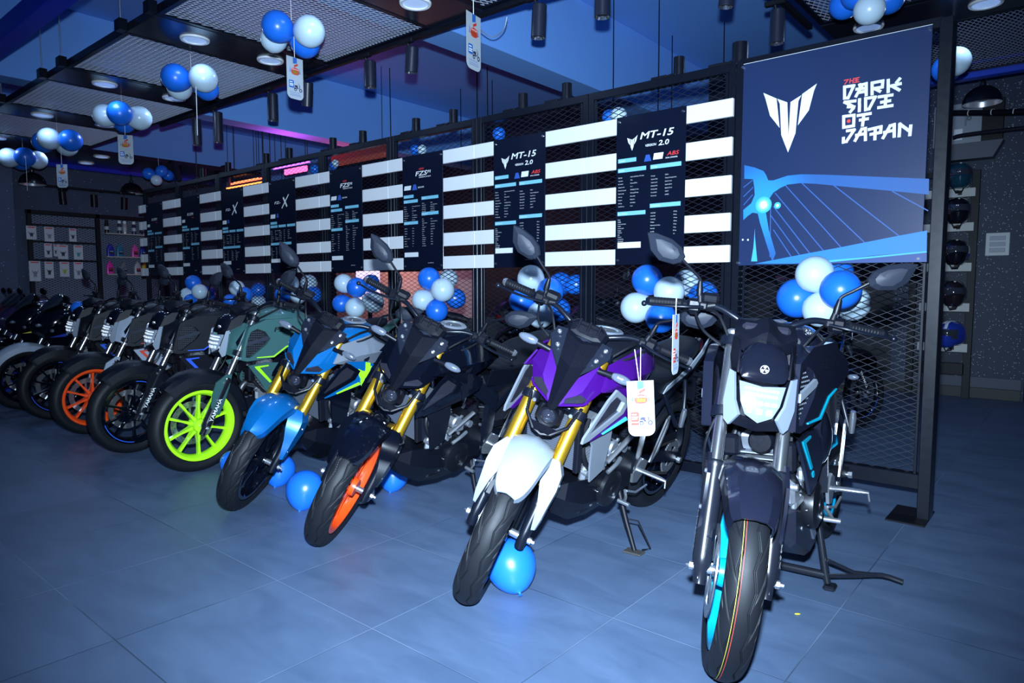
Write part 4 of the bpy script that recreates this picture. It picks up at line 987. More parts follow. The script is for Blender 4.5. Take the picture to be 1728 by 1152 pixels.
def build_mt(loc, hd, lean, steer, label, C, hi=2):
    B = Bike(loc, hd, lean, steer, label, hi=hi)
    B.wheel(FA, .296, .104, True, C['rim']); B.wheel(RA, .306, .135, False, C['rim'])
    B.rear_drive(); B.shock_front(True); B.controls(); B.engine_block(); B.frame_rear()
    # ---- front mudguard
    cols = []
    prof = [(-.062, -.048), (-.060, -.006), (-.034, .010), (0, .020), (.034, .010), (.060, -.006), (.062, -.048)]
    pr2 = [(.057, -.048), (.055, -.009), (.030, .004), (0, .014), (-.030, .004), (-.055, -.009), (-.057, -.048)]
    for a, k, rr in ((49, .55, .322), (54, .85, .325), (63, 1.06, .330), (78, 1.20, .336), (95, 1.32, .340), (112, 1.2, .336), (128, .95, .330), (140, .7, .326)):
        cols.append([(FA.x + (rr + dr) * math.cos(R(a)), y * k, FA.z + (rr + dr) * math.sin(R(a))) for y, dr in prof + pr2])
    g = G().loft(cols, caps='U', sm=3)
    F = B.P('front_mudguard', g, C['fender'], st=True, sharp=28)
    for s_ in (1, -1):
        sec = lambda xf, xb, yi, yo, z, zb: [(xf, s_ * yi, z), (xf - .012, s_ * yo, z - .004), (xb, s_ * (yo + .004), zb), (xb, s_ * (yo - .006), zb), (xf - .022, s_ * (yo - .008), z - .012), (xf - .010, s_ * (yi + .002), z - .010)][::s_]
        g = G().loft([sec(.580, .505, .052, .108, .590, .570), sec(.618, .520, .060, .136, .556, .522), sec(.645, .552, .076, .140, .506, .460), sec(.662, .590, .096, .134, .445, .408), sec(.676, .635, .106, .130, .388, .366), sec(.676, .655, .112, .124, .345, .340)])
        B.P('mudguard_leg', g, C['fender'], F, st=True, sharp=25)
    for x, y, z in ((.575, .139, .500), (.645, .128, .385)): B.PP('mudguard_bolt', G().lathe([(0, 0), (.0075, 0), (.006, .005), (0, .006)], (x, y, z), (0, 1, 0), 12), SIL, F, st=True)
    # ---- headlight mask
    def sgn(l, s_): return [(x, s_ * y, z) for x, y, z in l][::s_]
    a, a2, e, dd, c, b, m = (.388, .140, .892), (.415, .146, .852), (.478, .108, .795), (.548, .016, .768), (.478, .036, .868), (.415, .098, .935), (.497, .080, .842)
    r1 = (.36, .146, .86)
    for s_ in (1, -1):
        faces = [sgn(q, s_) for q in ([b, a, m], [b, m, c], [c, m, dd], [m, e, dd], [m, a2, e], [a, a2, m], [a, r1, a2])]
        faces = [f[::-1] for f in faces]
        Hc = B.P('headlight_cowl', G().panel(faces, .006), C['body'], st=True, sharp=12)
        l1 = [(.5105, .078, .836), (.538, .034, .808), (.5345, .034, .788), (.5035, .094, .806), (.4955, .104, .822)]
        g = G().panel([sgn([(x + .005, y, z) for x, y, z in l1], s_)[::-1]], .004)
        L_ = B.P('daytime_light', g, DLENS, Hc, st=True)
        # bright lip under the slot
        g = G().tube(sgn([(.552, .022, .776), (.508, .098, .797), (.492, .114, .810)], s_), .0032, n=6); B.P('cowl_lip', g, C['body'], Hc, st=True)
    T, U, V, N_ = (.372, .064, .990), (.437, .056, .915), (.481, .037, .868), (.553, .013, .763)
    C0, C1, C2 = (.395, 0, .975), (.487, 0, .905), (.572, 0, .782); T0 = (.372, 0, .985)
    fs = []
    for s_ in (1, -1):
        for q in ([T, C0, T0], [T, U, C1, C0], [U, V, C1], [V, N_, C2, C1], [N_, (.553, 0, .753), C2]): fs.append(sgn(q, s_)[::-1] if True else q)
    B.P('nose_cover', G().panel([f[::-1] for f in fs], .006), PLAS, st=True, sharp=14)
    g = G().ball((.378, 0, .962), 1, 28, 16, (.060, .046, .020), Matrix.Rotation(R(48), 3, 'Y')); B.P('nose_dome', g, mat('smoked_dome', (.010, .014, .028), .48), st=True)
    for s_ in (1, -1):
        q = [(.352, .112, .998), (.362, .070, 1.005), (.402, .062, .972), (.474, .045, .888), (.425, .100, .940), (.385, .120, .965)]
        g = G().panel([sgn(q, s_)], .006); Bp = B.P('side_bracket', g, mat('bracket_grey_black', (.007, .010, .020), .42, spec=.3), st=True)
        g = G()
        for x, y, z in ((.385, .094, .985), (.424, .078, .946)): g.lathe([(0, -.004), (.0085, -.004), (.0085, .004), (.004, .006), (0, .004)], (x + .004, s_ * y, z + .004), (.7, s_ * .35, .7), 14)
        B.P('bracket_bolt', g, SIL, Bp, st=True)
    g = G().ball((.525, 0, .715), .031, 24, 14); g2 = B.P('projector_headlight', g, mat('projector_glass', (.02, .022, .035), .05, coat=1, spec=1), st=True)
    g = G().lathe([(.028, .0), (.040, .004), (.042, -.03), (.036, -.05)], (.535, 0, .713), (1, 0, -.1), 24); g.box((.50, 0, .713), (.05, .10, .07), b=.012); B.P('headlight_housing', g, PLAS, g2, st=True)
    g = G()
    for s_ in (1, -1): g.tube(sgn([(.562, .0, .650), (.556, .035, .660), (.525, .082, .700), (.465, .100, .770)], s_), .007, n=8)
    g.panel([[(.562, .03, .655), (.562, -.03, .655), (.535, -.05, .672), (.535, .05, .672)]], .01)
    B.P('headlight_chin', g, PLAS, st=True)
    # gauge
    Mg = Matrix.Translation((.330, 0, 1.012)) @ Matrix.Rotation(R(-38), 4, 'Y') @ Matrix.Scale(.90, 4)
    g = G(); g.loft([[(x, y * k, z * k) for y, z in ((-.085, -.035), (-.045, -.048), (.045, -.048), (.085, -.035), (.092, .015), (.06, .042), (-.06, .042), (-.092, .015))] for x, k in ((-.018, 1), (.008, 1), (.026, .82), (.034, .6))]).xf(Mg)
    I_ = B.P('instrument_panel', g, PLAS, st=True, sharp=20)
    g = G()
    for y in (-.045, 0, .045): g.box((.030, y, .012), (.014, .012, .05), b=.003)
    g.box((.028, 0, .010), (.012, .12, .012), b=.003); g.xf(Mg); B.P('panel_rib', g, PLAS, I_, st=True)
    g = G().box((-.0185, 0, 0), (.002, .15, .07), b=.0005).xf(Mg); B.P('display', g, DLENS, I_, st=True)
    B.turn_signals(.425, .098, .918)
    # ---- tank and covers
    secs = [ring(.32, .06, .93, .82, 20), ring(.27, .105, .965, .78, 20, 2.6, wz=.87), ring(.18, .142, .992, .76, 20, 2.8, wz=.88), ring(.08, .150, .998, .75, 20, 2.8, wz=.88), ring(-.02, .132, .960, .75, 20, 2.6), ring(-.10, .095, .885, .76, 20, 2.4), ring(-.15, .06, .83, .77, 20)]
    B.P('fuel_tank', G().loft(secs, sm=5), C['tank'], sharp=50)
    g = G().lathe([(.058, .0), (.066, .006), (.060, .012), (.046, .012), (.042, .004), (.058, 0)], (.12, 0, .992), (.05, 0, 1), 36); Cp = B.P('tank_ring', g, C['ring'])
    g = G().lathe([(0, .010), (.036, .010), (.043, .003), (.043, -.01)], (.12, 0, .992), (.05, 0, 1), 32); g.box((.12, 0, 1.003), (.05, .012, .006), b=.002); B.P('fuel_cap', g, mat('cap_dark_silver', (.25, .27, .3), .35, .8), Cp)
    pA, pB, pC, pD, pE, pF, pM, pN = (.335, .150, .918), (.12, .154, .965), (-.04, .142, .925), (-.12, .126, .855), (.13, .184, .803), (.40, .176, .828), (.25, .204, .868), (.06, .188, .872)
    for s_ in (1, -1):
        fs = [sgn(q, s_)[::-1] for q in ([pA, pB, pM], [pB, pN, pM], [pB, pC, pN], [pC, pD, pN], [pD, pE, pN], [pE, pM, pN], [pE, pF, pM], [pF, pA, pM])]
        T_ = B.P('tank_side_cover', G().panel([f[::-1] for f in fs], .008), C['cover'], sharp=24)
        g = G().lathe([(0, .003), (.020, .003), (.024, 0), (.024, -.004)], (.185, s_ * .200, .851), (0, s_, .15), 24); B.P('cover_badge', g, BLKM, T_)
        # side intake
        q = [(.335, .838), (.375, .800), (.472, .662), (.475, .640), (.440, .648), (.26, .735), (.235, .785)]
        inn = [(.330, .812), (.362, .790), (.448, .672), (.430, .672), (.285, .745), (.268, .780)]
        g = G(); side(g, q, .166 + .055, -.12, .03, .010, [inn]);
        if s_ < 0: g = g.mirrored()
        S_ = B.P('side_intake', g, C['intake'])
        g = G(); side(g, inn, .160 + .055, -.12, .03, .004)
        if s_ < 0: g = g.mirrored()
        B.P('intake_mesh', g, DLENS, S_)
        g = G(); side(g, [(.33, .84), (.20, .835), (.10, .80), (.11, .745), (.20, .70), (.42, .640), (.44, .648), (.26, .733), (.235, .785)], .215, -.12, .03, .006)
        if s_ < 0: g = g.mirrored()
        B.P('side_shroud', g, C['shroud'])
        g = G(); side(g, [(.205, .832), (.175, .826), (.16, .755), (.185, .748), (.195, .78)], .2195, -.12, .03, .004); side(g, [(.225, .716), (.36, .664), (.355, .660), (.21, .703)], .2195, -.12, .03, .004)
        if s_ < 0: g = g.mirrored()
        B.P('accent_stripe', g, C['accent'])
        g = G(); side(g, [(.40, .655), (.235, .715), (.215, .60), (.215, .47), (.30, .435), (.325, .50), (.35, .60)], .150, -.02, .03, .008)
        if s_ < 0: g = g.mirrored()
        B.P('radiator_cover', g, C['lower'])
        if C.get('logo'):
            g = G()
            for p in MTLOGO: side(g, [(.205 - x * .042, .765 + z * .048) for x, z in p], .2215, -.12, .03, .004)
            if s_ < 0: g = g.mirrored()
            B.P('shroud_logo', g, C['logo'])
    g = G()
    for k in range(22): g.box((0, 0, -.10 + k * .0095), (.022, .235, .004))
    MR = Matrix.Translation((.385, 0, .585)) @ Matrix.Rotation(R(14), 4, 'Y')
    Rd = B.P('radiator', g.xf(MR), mat('radiator_fins', (.20, .23, .30), .4, .6))
    for y in (-.125, .125): B.P('radiator_tank', G().box((0, y, 0), (.034, .022, .22), b=.004).xf(MR), BLKM, Rd)
    # ---- belly pan
    def vee(x, w, zt, zm, zb, wb): return [(x, w, zt), (x, w * 1.02, zm), (x, wb, zb), (x, -wb, zb), (x, -w * 1.02, zm), (x, -w, zt), (x, -w * .6, zt - .01), (x, w * .6, zt - .01)]
    secs = [vee(.400, .05, .385, .36, .335, .03), vee(.365, .105, .425, .35, .275, .055), vee(.25, .125, .42, .31, .215, .07), vee(.10, .130, .365, .29, .195, .07), vee(-.06, .125, .315, .27, .205, .07), vee(-.18, .10, .30, .27, .235, .06)]
    B.P('belly_pan', G().loft(secs), PLAS, sharp=20)
    g = G(); side(g, [(.28, .40), (.10, .355), (-.12, .30), (-.10, .44), (-.02, .50), (.08, .44)], .135, 0, 0, .006); B.PP('engine_side_cover', g, PLAS)
    g = G().tube([(-.10, -.125, .26), (-.24, -.14, .30), (-.30, -.15, .32)], [.022, .03, .045], n=18, smooth=3); g.tube([(-.29, -.15, .315), (-.33, -.155, .335), (-.60, -.17, .46), (-.64, -.17, .475)], [.045, .056, .052, .035], n=22); B.P('muffler', g, BLKM)
    B.P('engine_guard_bar', G().tube([(.20, .165, .50), (.06, .185, .60)], .013, n=10, flat=.6), SIL); B.P('drain_hose', G().tube([(.02, -.10, .25), (.02, -.12, .19), (.01, -.12, .13)], .005, n=8), RUB)
    seat_tail(B, C['tail'], None)
    B.settle()
    B.side_stand()
    return B

def build_fz(loc, hd, lean, steer, label, C, hi=0, rear_lift=.0, stand='side'):
    B = Bike(loc, hd, lean, steer, label, hi=hi)
    B.wheel(FA, .296, .106, True, C['rim'], stripe=C.get('stripe')); B.wheel(RA, .306, .138, False, C.get('rim_r', C['rim']))
    B.rear_drive(); B.shock_front(False); B.controls(barz=1.045, bary=.385, riser=1.01, mirror='fz', rise=.05); B.engine_block(True, .06, .04); B.frame_rear()
    def sgn(l, s_): return [(x, s_ * y, z) for x, y, z in l][::s_]
    if hi >= 2:   # factory lines on the new tyre
        for y, m_, nm in ((-.020, YELL, 'yellow_tread_line'), (-.0135, REDT, 'red_tread_line')):
            rr = .252 + .044 * math.cos(math.asin(abs(y) / .053)) + .0006
            g = G().lathe([(rr, y - .0006), (rr, y + .0006)], FA, (0, 1, 0), 200); B.P(nm, g, m_, bpy.data.objects[B.tf.parent.name], st=True)
    # ---- mudguard: crown, front flap, side plates
    prof = [(-.086, -.060), (-.080, -.008), (-.05, .014), (0, .020), (.05, .014), (.080, -.008), (.086, -.060)]
    pr2 = [(.082, -.058), (.075, -.012), (.047, .009), (0, .015), (-.047, .009), (-.075, -.012), (-.082, -.058)]
    cols = [[(FA.x + (rr + dr) * math.cos(R(a)), y * k, FA.z + (rr + dr) * math.sin(R(a))) for y, dr in prof + pr2] for a, k, rr in ((49, .66, .316), (54, .78, .320), (62, .86, .323), (76, .95, .330), (92, 1.0, .334), (110, .98, .332), (130, .85, .324), (150, .75, .318), (168, .66, .314))]
    F = B.P('front_mudguard', G().loft(cols, caps='U', sm=3), C['fender'], st=True, sharp=32)
    leg = [(.505, .612), (.535, .618), (.608, .572), (.632, .50), (.640, .42), (.620, .378), (.590, .372), (.562, .43), (.525, .53)]
    g = G(); side(g, leg, .121, -.0, -.01, .010); B.PP('mudguard_side_plate', g, C['plate'], F, st=True)
    for x, z in ((.60, .46), (.56, .565)): B.PP('mudguard_bolt', G().lathe([(0, 0), (.008, 0), (.006, .005), (0, .006)], (x, .121 - .01 * z + .005, z), (0, 1, 0), 12), SIL, F, st=True)
    # ---- headlight
    lt = [(.520, .068, .856), (.532, .03, .848), (.532, -.03, .848), (.520, -.068, .856)]
    lens = [(.536, .066, .852), (.556, .052, .790), (.560, .040, .766), (.562, 0, .748)]
    ln = [(.536, .0, .846)] + [(.534, .066, .856), (.552, .056, .800), (.556, .040, .762), (.563, 0, .742)]
    poly = [(.530, .066, .856), (.550, .055, .798), (.556, .038, .762), (.563, 0, .742), (.556, -.038, .762), (.550, -.055, .798), (.530, -.066, .856), (.540, 0, .848)]
    g = G().panel([[poly[7], poly[0], poly[1], (.562, 0, .80)], [(.562, 0, .80), poly[1], poly[2], poly[3]], [poly[3], poly[4], poly[5], (.562, 0, .80)], [(.562, 0, .80), poly[5], poly[6], poly[7]]], .012)
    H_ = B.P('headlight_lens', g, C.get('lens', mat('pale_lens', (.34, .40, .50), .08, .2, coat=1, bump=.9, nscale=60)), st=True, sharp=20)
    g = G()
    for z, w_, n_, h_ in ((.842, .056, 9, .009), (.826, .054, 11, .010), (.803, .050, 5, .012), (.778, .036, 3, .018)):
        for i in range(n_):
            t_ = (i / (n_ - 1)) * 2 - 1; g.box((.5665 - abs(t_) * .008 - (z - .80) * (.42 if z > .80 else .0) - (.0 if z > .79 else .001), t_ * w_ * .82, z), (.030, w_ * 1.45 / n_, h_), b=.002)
    B.P('headlight_reflector', g, mat('reflector_flash_glint', (.55, .62, .70), .25, .5, emis=(.75, .87, 1), es=.6), H_, st=True)  # emission imitates the flash glare caught by the reflectors
    g = G()
    for s_ in (1,):
        q1 = [(.505, .094, .885), (.520, .080, .880), (.546, .068, .800), (.554, .050, .757), (.545, .074, .720), (.530, .088, .732), (.524, .098, .790)]
        g.panel([sgn([q1[0], q1[1], q1[2], q1[6]], s_)[::-1], sgn([q1[2], q1[3], q1[4], q1[5], q1[6]], s_)[::-1]], .010)
    B.PP('headlight_bracket', g, C.get('bracket', mat('silver_grey_light', (.34, .40, .48), .3, .3, coat=.5)), H_, st=True)
    g = G(); g.panel([[(.560, .052, .752), (.566, 0, .738), (.552, 0, .712), (.538, .072, .722)], [(.566, 0, .735), (.560, -.052, .752), (.538, -.072, .722), (.552, 0, .712)]], .01)
    g.box((.49, 0, .79), (.08, .15, .13), b=.025); B.P('headlight_housing', g, PLAS, st=True)
    for s_ in (1, -1):
        q = [(.500, .093, .890), (.524, .096, .800), (.530, .090, .735), (.470, .076, .712), (.440, .072, .745), (.462, .072, .805), (.40, .068, .880), (.34, .062, .905), (.40, .066, .925)]
        g = G().panel([sgn([q[0], q[8], q[7], q[6], q[5]], s_), sgn([q[0], q[5], q[1]], s_), sgn([q[1], q[5], q[4], q[3], q[2]], s_)], .008)
        S_ = B.P('headlight_side_cover', g, C['plate'], st=True)
        g = G().lathe([(0, 0), (.006, 0), (.005, .004), (0, .005)], (.44, s_ * .076, .86), (0, s_, 0), 10); B.P('cover_bolt', g, SIL, S_, st=True)
    # cowl above
    g = G(); g.loft([ring(.53, .064, .880, .862, 14), ring(.515, .074, .93, .855, 14), ring(.48, .070, .975, .865, 14), ring(.44, .060, .985, .87, 14)], sm=3)
    Cw = B.P('headlight_cowl', g, mat('black_gloss_cowl', (.005, .006, .012), .08, coat=1), st=True)
    emblem(B, (.5275, 0, .902), (1, 0, .15), .013, Cw, True)
    g = G(); side_pts = [(.44, .082, .975), (.49, .080, .945), (.52, .078, .880), (.50, .094, .885), (.43, .10, .92), (.40, .098, .98)]
    g.panel([side_pts], .006)
    B.PP('cowl_side_panel', g, PLAS, st=True)
    # gauge hood
    g = G()
    rows = [[(.455 - abs(t) * .05, t * .098, 1.000 + .012 * math.cos(t * 6) - .015 * abs(t)) for t in np.linspace(-1, 1, 17)],
            [(.440 - abs(t) * .05, t * .094, 1.022 + .010 * math.cos(t * 6) - .02 * abs(t)) for t in np.linspace(-1, 1, 17)],
            [(.38 - abs(t) * .03, t * .090, 1.050 + .006 * math.cos(t * 6) - .02 * abs(t)) for t in np.linspace(-1, 1, 17)],
            [(.30, t * .085, 1.045 - .01 * abs(t)) for t in np.linspace(-1, 1, 17)]]
    low = [[(p[0] - .015, p[1] * .93, p[2] - .045) for p in rows[0]]]
    grid = low + rows
    g.panel([[grid[i][j], grid[i][j + 1], grid[i + 1][j + 1], grid[i + 1][j]] for i in range(4) for j in range(16)], .006)
    B.P('gauge_hood', g, PLAS, st=True, sharp=30)
    g = G().box((.35, 0, 1.015), (.10, .15, .03), b=.01); B.P('instrument_panel', g, DLENS, st=True)
    # ---- tank
    secs = [ring(.335, .075, .93, .80, 20, wz=.86), ring(.28, .125, .985, .77, 20, 2.6, wz=.88), ring(.18, .165, 1.020, .76, 20, 2.7, wz=.89), ring(.06, .175, 1.022, .76, 20, 2.7, wz=.88), ring(-.05, .158, .975, .76, 20, 2.5, wz=.87), ring(-.13, .10, .89, .77, 20), ring(-.18, .06, .83, .78, 20)]
    T_ = B.P('fuel_tank', G().loft(secs, sm=6), C['body'], sharp=60)
    g = G().lathe([(.0, .012), (.03, .012), (.042, .006), (.046, -.004)], (.10, 0, 1.020), (0, 0, 1), 30); B.P('fuel_cap', g, SIL, T_)
    for s_ in (1, -1):
        # shroud
        pts = [(.405, .905), (.30, .95), (.12, .955), (-.02, .88), (-.03, .83), (.16, .765), (.25, .705), (.42, .688), (.455, .698), (.445, .76), (.425, .84)]
        inn = [(.395, .875), (.355, .893), (.305, .874), (.272, .828), (.30, .788), (.40, .710), (.428, .714), (.425, .78), (.41, .84)]
        g = G(); side(g, pts, .210, -.16, -.008, .034, [inn])
        if s_ < 0: g = g.mirrored()
        S_ = B.P('tank_shroud', g, C['body'])
        g = G(); side(g, off_poly(inn, -.002), .204, -.16, -.008, .004)
        if s_ < 0: g = g.mirrored()
        B.P('intake_backing', g, BLKM, S_)
        g = G(); q = strands((.245, 0, .65), (1, 0, 0), (0, 0, 1), .165, .25, .018, .018, .003, .003)
        cx, cz = .335, .775
        q2 = G()
        for x0, z0 in [(x, z) for x in np.arange(.27, .46, .014) for z in np.arange(.66, .90, .014)]:
            ok = True; n_ = len(inn)
            for i in range(n_):
                p, r_ = inn[i], inn[(i + 1) % n_]
                if (r_[0] - p[0]) * (z0 - p[1]) - (r_[1] - p[1]) * (x0 - p[0]) < 0.0004: ok = False; break
            if ok: q2.box((x0, (.210 - .16 * x0 - .008 * z0 + .001), z0), (.009, .004, .005))
        if s_ < 0: q2 = q2.mirrored()
        if q2.f: B.P('intake_mesh', q2, mat('mesh_grey_black', (.05, .06, .08), .4), S_)
        g = G(); side(g, [(.424, .785), (.418, .812), (.288, .846), (.275, .832), (.290, .820)], .226, -.16, -.008, .010)
        if s_ < 0: g = g.mirrored()
        B.P('intake_bar', g, C.get('bar', mat('dark_silver_bar', (.06, .07, .10), .25, .5, coat=.5)), S_)
        # lettering and badge
        g = G(); n_ = Vector((.09, s_, .0)).normalized()
        put_text(g, 'FZ-S', (.10 + (.0 if s_ > 0 else .13), s_ * .2195, .885), (-1 * -1 if s_ < 0 else -1, 0, 0) if True else None, (0, 0, 1), .042, 0, .3, 'L', width=.13) if False else put_text(g, 'FZ-S', (.255 if s_ > 0 else .125, s_ * (.2225 - (.16 * .255 if s_ > 0 else .16 * .125)), .872), (-s_, .16, 0), (0, 0, 1), .040, .001, .3, 'L', width=.13)
        B.P('tank_lettering', g, C.get('letter', BLKM), S_, smooth=False)
        emblem(B, (.165, s_ * .128, .993), (.15, s_ * .62, .76), .022)
        # body colour accent on the shroud's lower edge, and lower side cover
        g = G(); side(g, [(.36, .708), (.25, .708), (.168, .768), (.10, .790), (.10, .794), (.172, .775), (.254, .716), (.36, .713)], .2285, -.16, -.008, .004)
        if s_ < 0: g = g.mirrored()
        B.P('accent_stripe', g, C['accent'])
        g = G(); side(g, [(.41, .660), (.30, .672), (.10, .66), (.02, .62), (.10, .54), (.20, .47), (.27, .455), (.33, .55)], .165, -.05, 0, .010)
        if s_ < 0: g = g.mirrored()
        L_ = B.P('lower_side_cover', g, C.get('lower', C['plate']))
        g = G(); side(g, [(.370, .652), (.275, .656), (.275, .648), (.335, .642), (.252, .545), (.268, .540), (.362, .640)], .1705, -.05, 0, .005); side(g, [(.238, .530), (.254, .524), (.242, .508), (.226, .514)], .1705, -.05, 0, .005)
        if s_ < 0: g = g.mirrored()
        B.P('cover_accent', g, C['accent'], L_)
        g = G(); side(g, [(-.04, .80), (.10, .745), (.18, .66), (.05, .56), (-.08, .60), (-.15, .72)], .158, 0, 0, .02)
        if s_ < 0: g = g.mirrored()
        B.P('side_cover', g, C['body'])
        g = G(); side(g, [(-.03, .86), (-.10, .72), (-.06, .60), (-.16, .58), (-.28, .66), (-.46, .77), (-.42, .82), (-.20, .825)], .162, .05, 0, .018)
        if s_ < 0: g = g.mirrored()
        B.P('rear_side_panel', g, C['body'])
    # black air scoop on both sides under the tank
    for s_ in (1, -1):
        g = G().ball((.06, s_ * .135, .62), 1, 24, 14, (.09, .05, .12), Matrix.Rotation(R(20), 3, 'Y')); B.P('air_scoop', g, mat('black_gloss_cowl', (0, 0, 0)))
    g = G().box((.375, .10, .60), (.04, .07, .10), b=.01); g.box((.36, -.09, .62), (.04, .08, .07), b=.01); g.lathe([(0, .01), (.035, .01), (.042, 0), (.042, -.03)], (.36, .02, .64), (1, 0, 0), 24); B.P('horn', g, PLAS)
    # engine guard / cooler lines in front, muffler and belly
    g = G()
    for k in range(6): g.box((.30, 0, .50 + k * .018), (.05, .17, .004))
    B.P('cylinder_fin', g, ALU)
    MUF = mat('muffler_grey', (.022, .026, .045), .32, .5)
    def box8(x, y0, y1, zt, zb, c=.02): return [(x, y1, zt - c), (x, y1, zb + c), (x, y1 - c, zb), (x, y0 + c, zb), (x, y0, zb + c), (x, y0, zt - c), (x, y0 + c, zt), (x, y1 - c, zt)]
    g = G().loft([box8(.33, -.05, .07, .40, .33), box8(.29, -.09, .115, .42, .27), box8(.12, -.10, .125, .36, .19), box8(-.06, -.10, .11, .31, .17), box8(-.16, -.08, .09, .28, .19)]); M_ = B.P('exhaust_chamber', g, MUF, sharp=20)
    g = G(); side(g, [(.20, .365), (.14, .37), (.02, .245), (.06, .235)], .124, 0, 0, .008); B.P('chamber_trim', g, mat('silver_grey_paint', (.16, .19, .25), .3, .3, coat=.5), M_)
    g = G().tube([(-.10, -.09, .25), (-.22, -.13, .29), (-.26, -.15, .32)], [.03, .03, .045], n=16, smooth=3); g.loft([[(x, -.165 + math.cos(R(a)) * ry, z + math.sin(R(a)) * rz) for a in range(0, 360, 30)] for x, z, ry, rz in ((-.22, .30, .035, .045), (-.28, .325, .045, .058), (-.50, .40, .045, .055), (-.56, .425, .035, .045))], sm=2)
    B.P('muffler', g, MUF)
    seat_tail(B, C['body'], None, False)
    B.settle(rear_lift)
    if stand == 'side': B.side_stand()
    else:
        g = G(); F_ = []
        for s_ in (1, -1):
            f = B.local_floor((-.10, s_ * .145, .1)); top = Vector((-.14, s_ * .10, .27)); F_.append(f)
            g.tube([top, top + (f - top) * .25, top + (f - top) * .8, f + Vector((0, 0, .02))], [.010, .012, .015, .012], n=14)
            g.box(f + Vector((.0, s_ * .008, .009)), (.060, .045, .018), b=.007)
        a = F_[0] * .82 + Vector((-.14, .10, .27)) * .18; b = F_[1] * .82 + Vector((-.14, -.10, .27)) * .18; g.cyl(a, b, .015, n=14)
        p = [F_[0] + Vector((0, 0, .05)), F_[0] + Vector((-.07, .09, .045)), F_[0] + Vector((-.11, .17, .05)), F_[0] + Vector((-.12, .24, .035))]
        g.tube(p, .009, n=10, smooth=3); g.tube([F_[0] + Vector((-.002, 0, .11)), F_[0] + Vector((-.06, .08, .06)), F_[0] + Vector((-.105, .16, .05))], .007, n=10)
        B.P('centre_stand', g, mat('stand_gloss_black', (.01, .012, .018), .25))
    return B

